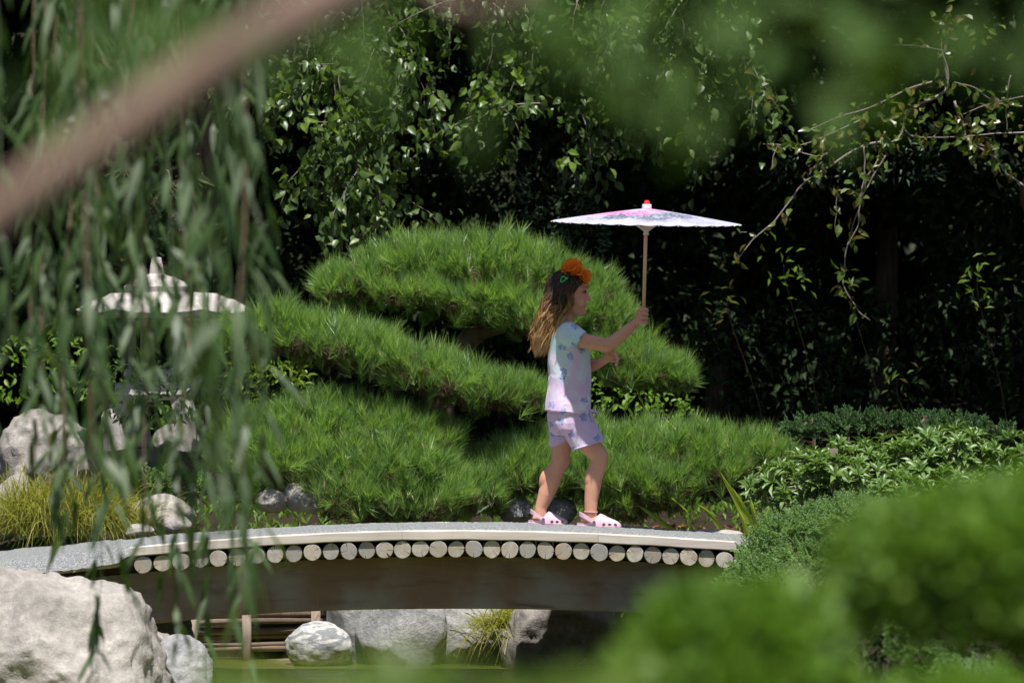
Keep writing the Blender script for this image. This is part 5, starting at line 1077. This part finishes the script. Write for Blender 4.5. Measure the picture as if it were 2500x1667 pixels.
# hair -------------------------------------------------------------------
m, nt, out = newmat('hair'); g = NT(nt); co = g.coord(); sep = g.node('ShaderNodeSeparateXYZ'); nt.links.new(co, sep.inputs[0]); rnd = g.node('ShaderNodeNewGeometry').outputs['Random Per Island']
uvn = g.node('ShaderNodeAttribute'); uvn.attribute_name = 'along'
f = g.math('ADD', uvn.outputs['Fac'], g.math('MULTIPLY', g.math('SUBTRACT', rnd, .5), .45))
c = g.ramp(f, [(.0, (.035, .020, .014)), (.42, (.050, .028, .018)), (.62, (.14, .075, .038)), (.80, (.36, .19, .075)), (1.0, (.62, .39, .17))])
nt.links.new(g.bsdf(c, .38, .5), out.inputs[0]); M['hair'] = m
hc = G(1386, 702)    # skull centre
sk = np.array([.0885, .0765, .0790])
def build_hair():
    n = 5200; k = 20; s = np.linspace(0, 1, k)
    # root directions on the scalp: top, back and sides behind the hairline
    u = rdir(n*7); th_front = u[:, 0]; ok = (u[:, 2] > -.35) & ((u[:, 0] < .30) | ((u[:, 2] > .50) & (u[:, 0] < .70))) & ~((u[:, 0] > .18) & (u[:, 2] < .30)); u = u[ok][:n]; n = len(u)
    root = hc+u*sk*1.03
    side = np.sign(u[:, 1])*np.abs(u[:, 1])**.8
    rel = rng.random(n)
    # hair ends: behind the neck and on the back
    frontness = np.clip((u[:, 0]+.4)/1.0, 0, 1)
    endy = 782+88*rng.random(n)**1.15 - frontness*rng.random(n)*45
    endx = 1308+ rng.random(n)**1.2*34 + frontness*26
    end = np.stack([G(a, b) for a, b in zip(endx, endy)]); end[:, 1] = GY + side*.066*rng.uniform(.4, 1.15, n)
    # mid control: against the back of the skull, at ear height
    mx = 1338+frontness*52+rng.normal(size=n)*6; my = rng.uniform(722, 752, n); mid = np.stack([G(a, b) for a, b in zip(mx, my)]); mid[:, 1] = GY+side*.085*rng.uniform(.75, 1.08, n)
    m2 = mid*.5+end*.5+np.stack([rng.normal(size=n)*.006-.003, side*.010, rng.normal(size=n)*.004], 1)
    up = hc+unit(u*.8+(mid-hc)/np.array(sk)*.6)*sk*1.10
    pts = np.zeros((n, k, 3)); C = [root, up, mid, m2, end]; tt = s*(len(C)-1)
    for j, t in enumerate(tt):
        i = min(int(t), 3); f = t-i; p0 = C[max(i-1, 0)]; p1 = C[i]; p2 = C[i+1]; p3 = C[min(i+2, 4)]
        pts[:, j] = .5*((2*p1)+(-p0+p2)*f+(2*p0-5*p1+4*p2-p3)*f*f+(-p0+3*p1-3*p2+p3)*f**3)
    # waves towards the tips, coherent by lock
    lock = vnoise(np.stack([endx*.02, endy*.01, side*3], 1), 3, 4)[:, None]*6; amp = (np.clip(s-.30, 0, 1)**1.1*.044)[None]
    ph = lock+rng.normal(size=(n, 1))*.35
    pts[:, :, 0] += np.sin(s[None]*13+ph)*amp*.9; pts[:, :, 1] += np.cos(s[None]*12+ph*1.3)*amp*.8; pts[:, :, 2] += np.sin(s[None]*19+ph)*amp*.35
    pts += vnoise(pts.reshape(-1, 3), 20, 6, 2).reshape(n, k, 1)*np.clip(s-.3, 0, 1)[None, :, None]*.018
    # keep outside the skull
    r = (pts-hc)/sk; d = np.linalg.norm(r, axis=2, keepdims=True); lim = 1.02+rel[:, None, None]*.09; pts = np.where(d < lim, hc+r/np.maximum(d, 1e-6)*lim*sk, pts)
    # hairline: swept back off the forehead and cheek
    pxx = pts[:, :, 0]/(GY/FPX)+1250; pyy = 833.5-(pts[:, :, 2]-CAMZ)/(GY/FPX)
    lim_x = np.interp(pyy, [655, 672, 688, 697, 712, 740, 765, 790], [1420, 1434, 1430, 1407, 1401, 1398, 1386, 1372])-rel[:, None]*7
    pts[:, :, 0] = np.where(pxx > lim_x, (lim_x-1250)*(GY/FPX), pts[:, :, 0])
    min_x = np.interp(pyy, [655, 668, 684, 720, 750, 790, 830, 870], [1376, 1352, 1334, 1328, 1318, 1306, 1300, 1305])+rel[:, None]*9-3
    pts[:, :, 0] = np.where(pxx < min_x, (min_x-1250)*(GY/FPX), pts[:, :, 0])
    r = (pts-hc)/sk; need = (1.02+rel[:, None]*.09)**2-r[:, :, 0]**2-r[:, :, 2]**2; ym = np.sqrt(np.clip(need, 0, None))*sk[1]; yy = pts[:, :, 1]-hc[1]
    sg_ = np.where(side[:, None] >= 0, 1, -1); pts[:, :, 1] = hc[1]+np.where(np.abs(yy) < ym, sg_*ym, yy)
    T = unit(np.gradient(pts, axis=1)); S = unit(np.cross(T, (pts-hc)+rng.normal(size=(n, 1, 3))*.05)); w = (np.interp(s, [0, .1, .8, 1], [.7, 1, .8, .15])*.0013)[None, :, None]
    V = np.stack([pts-S*w, pts+S*w], 2).reshape(-1, 3); i = np.arange(k-1)*2; q = np.stack([i, i+1, i+3, i+2], -1); F = (np.arange(n)[:, None, None]*2*k+q[None]).reshape(-1, 4)
    mb = MB(); mb.add(V, F); o = mb.build('hair', M['hair'], kid, smooth=True); at = o.data.attributes.new('along', 'FLOAT', 'POINT')
    zz = np.repeat(s[None], n, 0)[:, :, None].repeat(2, 2).reshape(-1); at.data.foreach_set('value', zz.astype(np.float32)); o['kind'] = 'stuff'
    # scalp cap under the strands
    V, F = ico(5); keep = (V[:, 2] > -.45) & ((V[:, 0] < .32) | ((V[:, 2] > .48) & (V[:, 0] < .72))) & ~((V[:, 0] > .16) & (V[:, 2] < .22)); Fk = F[keep[F].all(1)]
    mb = MB(); mb.add(hc+V*sk*1.022, Fk); o2 = mb.build('scalp_hair', M['hair'], kid, smooth=True)
    # flyaways
    return o
hair = build_hair()
# fly-away curls
def locks(name, L_, n=50):
    mb = MB(); al = []
    for ctrl in L_:
        for _ in range(n):
            c_ = [G(a+rng.normal()*2.2, b+rng.normal()*1.5, d+rng.normal()*.004) for a, b, d in ctrl]; p = spline(c_, 18); w = np.interp(np.linspace(0, 1, 18), [0, .8, 1], [1, .8, .1])*.0011
            T = unit(np.gradient(p, axis=0)); S = unit(np.cross(T, rng.normal(size=3))); V = np.stack([p-S*w[:, None], p+S*w[:, None]], 1).reshape(-1, 3); i = np.arange(17)*2; mb.add(V, np.stack([i, i+1, i+3, i+2], -1)); al.append(np.repeat(np.linspace(.25, 1, 18), 2))
    o = mb.build(name, M['hair'], kid); at = o.data.attributes.new('along', 'FLOAT', 'POINT'); at.data.foreach_set('value', np.concatenate(al).astype(np.float32)); o['kind'] = 'stuff'
locks('side_lock', [[(1392, 668, -.062), (1401, 685, -.078), (1404, 702, -.082), (1396, 718, -.086), (1400, 738, -.084), (1388, 760, -.080), (1374, 780, -.084), (1366, 800, -.10)],
                    [(1385, 665, -.066), (1394, 690, -.083), (1386, 715, -.088), (1390, 740, -.088), (1372, 765, -.086), (1362, 790, -.095), (1352, 820, -.09)],
                    [(1370, 668, -.064), (1374, 700, -.085), (1366, 730, -.092), (1368, 752, -.092), (1350, 775, -.086), (1346, 800, -.08), (1330, 830, -.07)],
                    [(1355, 680, -.05), (1352, 720, -.085), (1344, 750, -.085), (1338, 775, -.07), (1322, 800, -.06), (1326, 830, -.05), (1308, 850, -.04)],
                    [(1345, 690, -.03), (1333, 730, -.06), (1330, 760, -.06), (1314, 785, -.05), (1312, 810, -.04), (1300, 840, -.02), (1310, 866, 0)]], 90)
locks('flyaway_hair', [[(1340, 700, -.03), (1322, 745, -.05), (1312, 790, -.04), (1294, 815, -.03), (1290, 830, -.02)], [(1335, 720, 0), (1312, 770, 0), (1296, 800, 0), (1302, 840, 0), (1290, 860, 0)]], 12)
# hair flowers and clip
m, nt, out = newmat('petal'); g = NT(nt); co = g.coord(); pn = g.noise(co, 30, 3); at = g.node('ShaderNodeAttribute'); at.attribute_name = 'edge'
c = g.mix(g.ss(g.math('ADD', at.outputs['Fac'], g.math('MULTIPLY', pn, .5)), 1.12, 1.42), (1.0, .38, .04), (.90, .16, .25)); c = g.mix(g.ss(pn, .48, .70), c, (1.0, .58, .08))
bs = g.bsdf(c, .6, .3); tr = g.node('ShaderNodeBsdfTranslucent'); g.inp(tr.inputs[0], c); mx = g.node('ShaderNodeMixShader'); mx.inputs[0].default_value = .55
nt.links.new(bs, mx.inputs[1]); nt.links.new(tr.outputs[0], mx.inputs[2]); nt.links.new(mx.outputs[0], out.inputs[0]); M['petal'] = m
def flower(c0, ax, R0, n, seed):
    rs = np.random.default_rng(seed); ax = unit(ax); u = unit(np.cross(ax, [0, 1, .2])); v = np.cross(ax, u); fl = empty('hair_flower', c0, kid)
    for k in range(n):
        a0 = k*2.4; el = np.interp(k/n, [0, 1], [.0, .95]); Rk = R0*np.interp(k/n, [0, 1], [1, .62]); mb = MB(); V = []; ed = []
        for i in range(7):
            for j in range(9):
                t = i/6; s = (j/8-.5)*2; aw = a0+s*.80*(.35+.65*t); rr = Rk*t*(1-.10*s*s); ruff = .10*Rk*t*math.sin(s*9+k)+.05*Rk*rs.normal()*t
                e = el+.35*t*t-.2; V.append(c0+(u*math.cos(aw)+v*math.sin(aw))*rr*math.cos(e)+ax*(rr*math.sin(e)+ruff)); ed.append(t)
        i = np.arange(6)[:, None]*9; j = np.arange(8)[None]; mb.add(np.array(V), np.stack([i+j, i+j+1, i+9+j+1, i+9+j], -1).reshape(-1, 4)); o = mb.build('petal', M['petal'], fl, wpos(fl), True)
        a_ = o.data.attributes.new('edge', 'FLOAT', 'POINT'); a_.data.foreach_set('value', np.array(ed, np.float32))
flower(G(1399, 657, -.050), (-.15, -.85, .6), .054, 16, 3); flower(G(1424, 675, -.045), (.6, -.70, .15), .041, 14, 5)
M['clip'] = plain('green_plastic', (.01, .42, .12), .25, .5, .05); mb = MB(); p = spline([G(1369, 684, -.093), G(1374, 675, -.094), G(1383, 679, -.094), G(1387, 677, -.094), G(1380, 683, -.095), G(1370, 689, -.095), G(1369, 684, -.093)], 26); tube(mb, p, .0032, 8); mb.build('hair_clip', M['clip'], kid, smooth=True)

# ------------------------------------------------------------------ the paper parasol
par = empty('paper_parasol', G(1571, 795, STK)); tag(par, 'white paper parasol with painted pink blossom and red tip held upright', 'parasol')
M['bamboo'] = woodmat('bamboo', (.66, .42, .27), (.76, .54, .38), 2, .5, .1, (.55, .36, .22)); M['plastic'] = plain('white_plastic', (.72, .74, .80), .35, .5, .03); M['red'] = plain('red_plastic', (.80, .03, .015), .3, .5, .05); M['rib'] = plain('white_rib', (.70, .66, .64), .5, .3, .06)
top = G(1578.5, 505, STK); bot = G(1571, 795, STK)
ax = unit(top-bot)
mb = MB(); tube(mb, [top-ax*.01, G(SX(750), 750, STK)], .0078, 16); mb.build('shaft', M['bamboo'], par, smooth=True)
mb = MB(); a = G(1571.8, 751, STK); b = bot; tube(mb, [a, a+(b-a)*.03, a+(b-a)*.07, a+(b-a)*.08, a+(b-a)*.95, b], [.0108, .0112, .0110, .0098, .0096, .0092], 18); mb.build('handle', plain('cream_plastic', (.78, .74, .68), .4, .4, .03), par, smooth=True)
# canopy frame: apex, tilted axis
tilt_y = R(3.0); tilt_x = math.atan2(9.5, 456)
K = Matrix.Rotation(tilt_x, 3, 'Y') @ Matrix.Rotation(tilt_y, 3, 'X')
KM = np.array(K); apex = G(1578.5, 508.5, STK); Rr = .402; H = .060
def KL(v): return np.asarray(v)@KM.T
m, nt, out = newmat('painted_paper'); g = NT(nt); co = g.coord(); wn_ = g.node('ShaderNodeTexNoise'); g.inp(wn_.inputs['Vector'], co); wn_.inputs['Scale'].default_value = 16; wn_.inputs['Detail'].default_value = 5
wco = g.vmath('ADD', co, g.vmath('SCALE', g.vmath('SUBTRACT', wn_.outputs['Color'], (.5, .5, .5)), .10)); fl = g.mapping(wco, (1, 1, 0))
def spot(x, y, r0, r1): return g.ss(g.vmath('DISTANCE', fl, (x, y, 0)), r1, r0)
c = g.mix(g.noise(co, 8, 3), (.45, .44, .60), (.52, .51, .64))
st = g.noise(g.mapping(co, (1, 1, 1)), 34, 5, .7, 1.2)
g1 = g.math('MULTIPLY', g.math('MAXIMUM', spot(-.22, -.14, .05, .13), g.math('MAXIMUM', spot(.20, -.20, .06, .14), spot(.26, .02, .06, .15))), g.ss(st, .46, .56)); c = g.mix(g.math('MULTIPLY', g1, .8), c, (.28, .30, .47))
g3 = g.math('MULTIPLY', g.math('MAXIMUM', spot(.02, -.22, .05, .12), g.math('MAXIMUM', spot(-.12, -.18, .04, .10), spot(.13, -.12, .05, .11))), g.ss(st, .40, .50)); c = g.mix(g.math('MULTIPLY', g3, .9), c, (.10, .12, .16))
pk = g.math('MAXIMUM', spot(-.05, -.11, .045, .08), g.math('MAXIMUM', spot(-.14, -.05, .05, .09), g.math('MAXIMUM', spot(.035, -.05, .02, .055), spot(-.22, -.01, .02, .05))))
c = g.mix(pk, c, g.mix(g.ss(st, .42, .60), (.85, .38, .62), (.80, .10, .32)))
s3 = g.node('ShaderNodeSeparateXYZ'); nt.links.new(co, s3.inputs[0]); ra = g.math('ABSOLUTE', g.math('SINE', g.math('MULTIPLY', g.math('ARCTAN2', s3.outputs[1], s3.outputs[0]), 15.0))); c = g.mix(g.math('MULTIPLY', g.ss(ra, .12, .02), .35), c, (.42, .38, .46))
bs = g.bsdf(c, .55, .35, g.bump(g.noise(co, 60, 3), .1, .002)); tr = g.node('ShaderNodeBsdfTranslucent'); g.inp(tr.inputs[0], c); mx = g.node('ShaderNodeMixShader'); mx.inputs[0].default_value = .22
nt.links.new(bs, mx.inputs[1]); nt.links.new(tr.outputs[0], mx.inputs[2]); nt.links.new(mx.outputs[0], out.inputs[0]); M['paper'] = m
NR = 30; k = NR*6; rad = np.linspace(.03, 1, 14); V = []
for r in rad:
    for i in range(k):
        a = i/k*2*np.pi; f = abs(math.sin(a*NR/2)); rr = Rr*r*(1-.022*f*(r > .97)); z = -H*(r**1.12)-.0045*f*r; V.append((rr*math.cos(a), rr*math.sin(a), z))
V = np.array(V); i = np.arange(len(rad)-1)[:, None]*k; j = np.arange(k)[None]; j2 = (j+1) % k; mb = MB(); Q = np.stack([i+j, i+k+j, i+k+j2, i+j2], -1).reshape(-1, 4); mb.add(V, Q); me = mb.mesh('canopy', np.zeros(3), False, (M['paper'],)); place('canopy', me, apex, par, K.to_euler())
for q in range(NR):
    a = q/NR*2*np.pi; d = np.array([math.cos(a), math.sin(a), 0]); pts = [apex+KL(d*Rr*r+[0, 0, -H*r**1.12-.0035]) for r in (.04, .3, .6, .9, 1.012)]; mb = MB(); tube(mb, pts, [.0022, .0022, .002, .0018, .0020], 5); mb.build('rib', M['rib'], par)
run = G(1577, 561, STK)
for q in range(NR):
    a = q/NR*2*np.pi; d = np.array([math.cos(a), math.sin(a), 0]); e = apex+KL(d*Rr*.30+[0, 0, -H*.30**1.12-.006]); s_ = run+KL(d*.016); mb = MB(); tube(mb, [s_, e], [.0022, .0018], 4); mb.build('strut', M['rib'], par)
def coax(name, prof, base, mat, seg=24, parent=par):
    mb = MB(); tube(mb, [base+ax*h for r, h in prof], [r for r, h in prof], seg); return mb.build(name, mat, parent, smooth=False)
z = lambda py: (574-py)*KP
base = G(1577.4, 574, STK)
coax('runner', [(.0125, z(574)), (.0135, z(572)), (.0105, z(570)), (.0105, z(566)), (.016, z(562)), (.018, z(560.5)), (.018, z(557)), (.014, z(556))], base, M['plastic'])
for q in range(20):
    a = q/20*2*np.pi; d = np.array([math.cos(a), math.sin(a), 0])*.0178; mb = MB(); tube(mb, [base+d+ax*z(563), base+d*1.03+ax*z(557.5)], .0012, 4); mb.build('runner_tooth', M['rib'], par)
coax('cap', [(.0195, z(511.5)), (.0205, z(509)), (.0200, z(500.5)), (.0190, z(499.5))], base, M['plastic']); coax('tip', [(.0135, z(499.4)), (.0125, z(495)), (.0095, z(490.5)), (.0085, z(490))], base, M['red'])
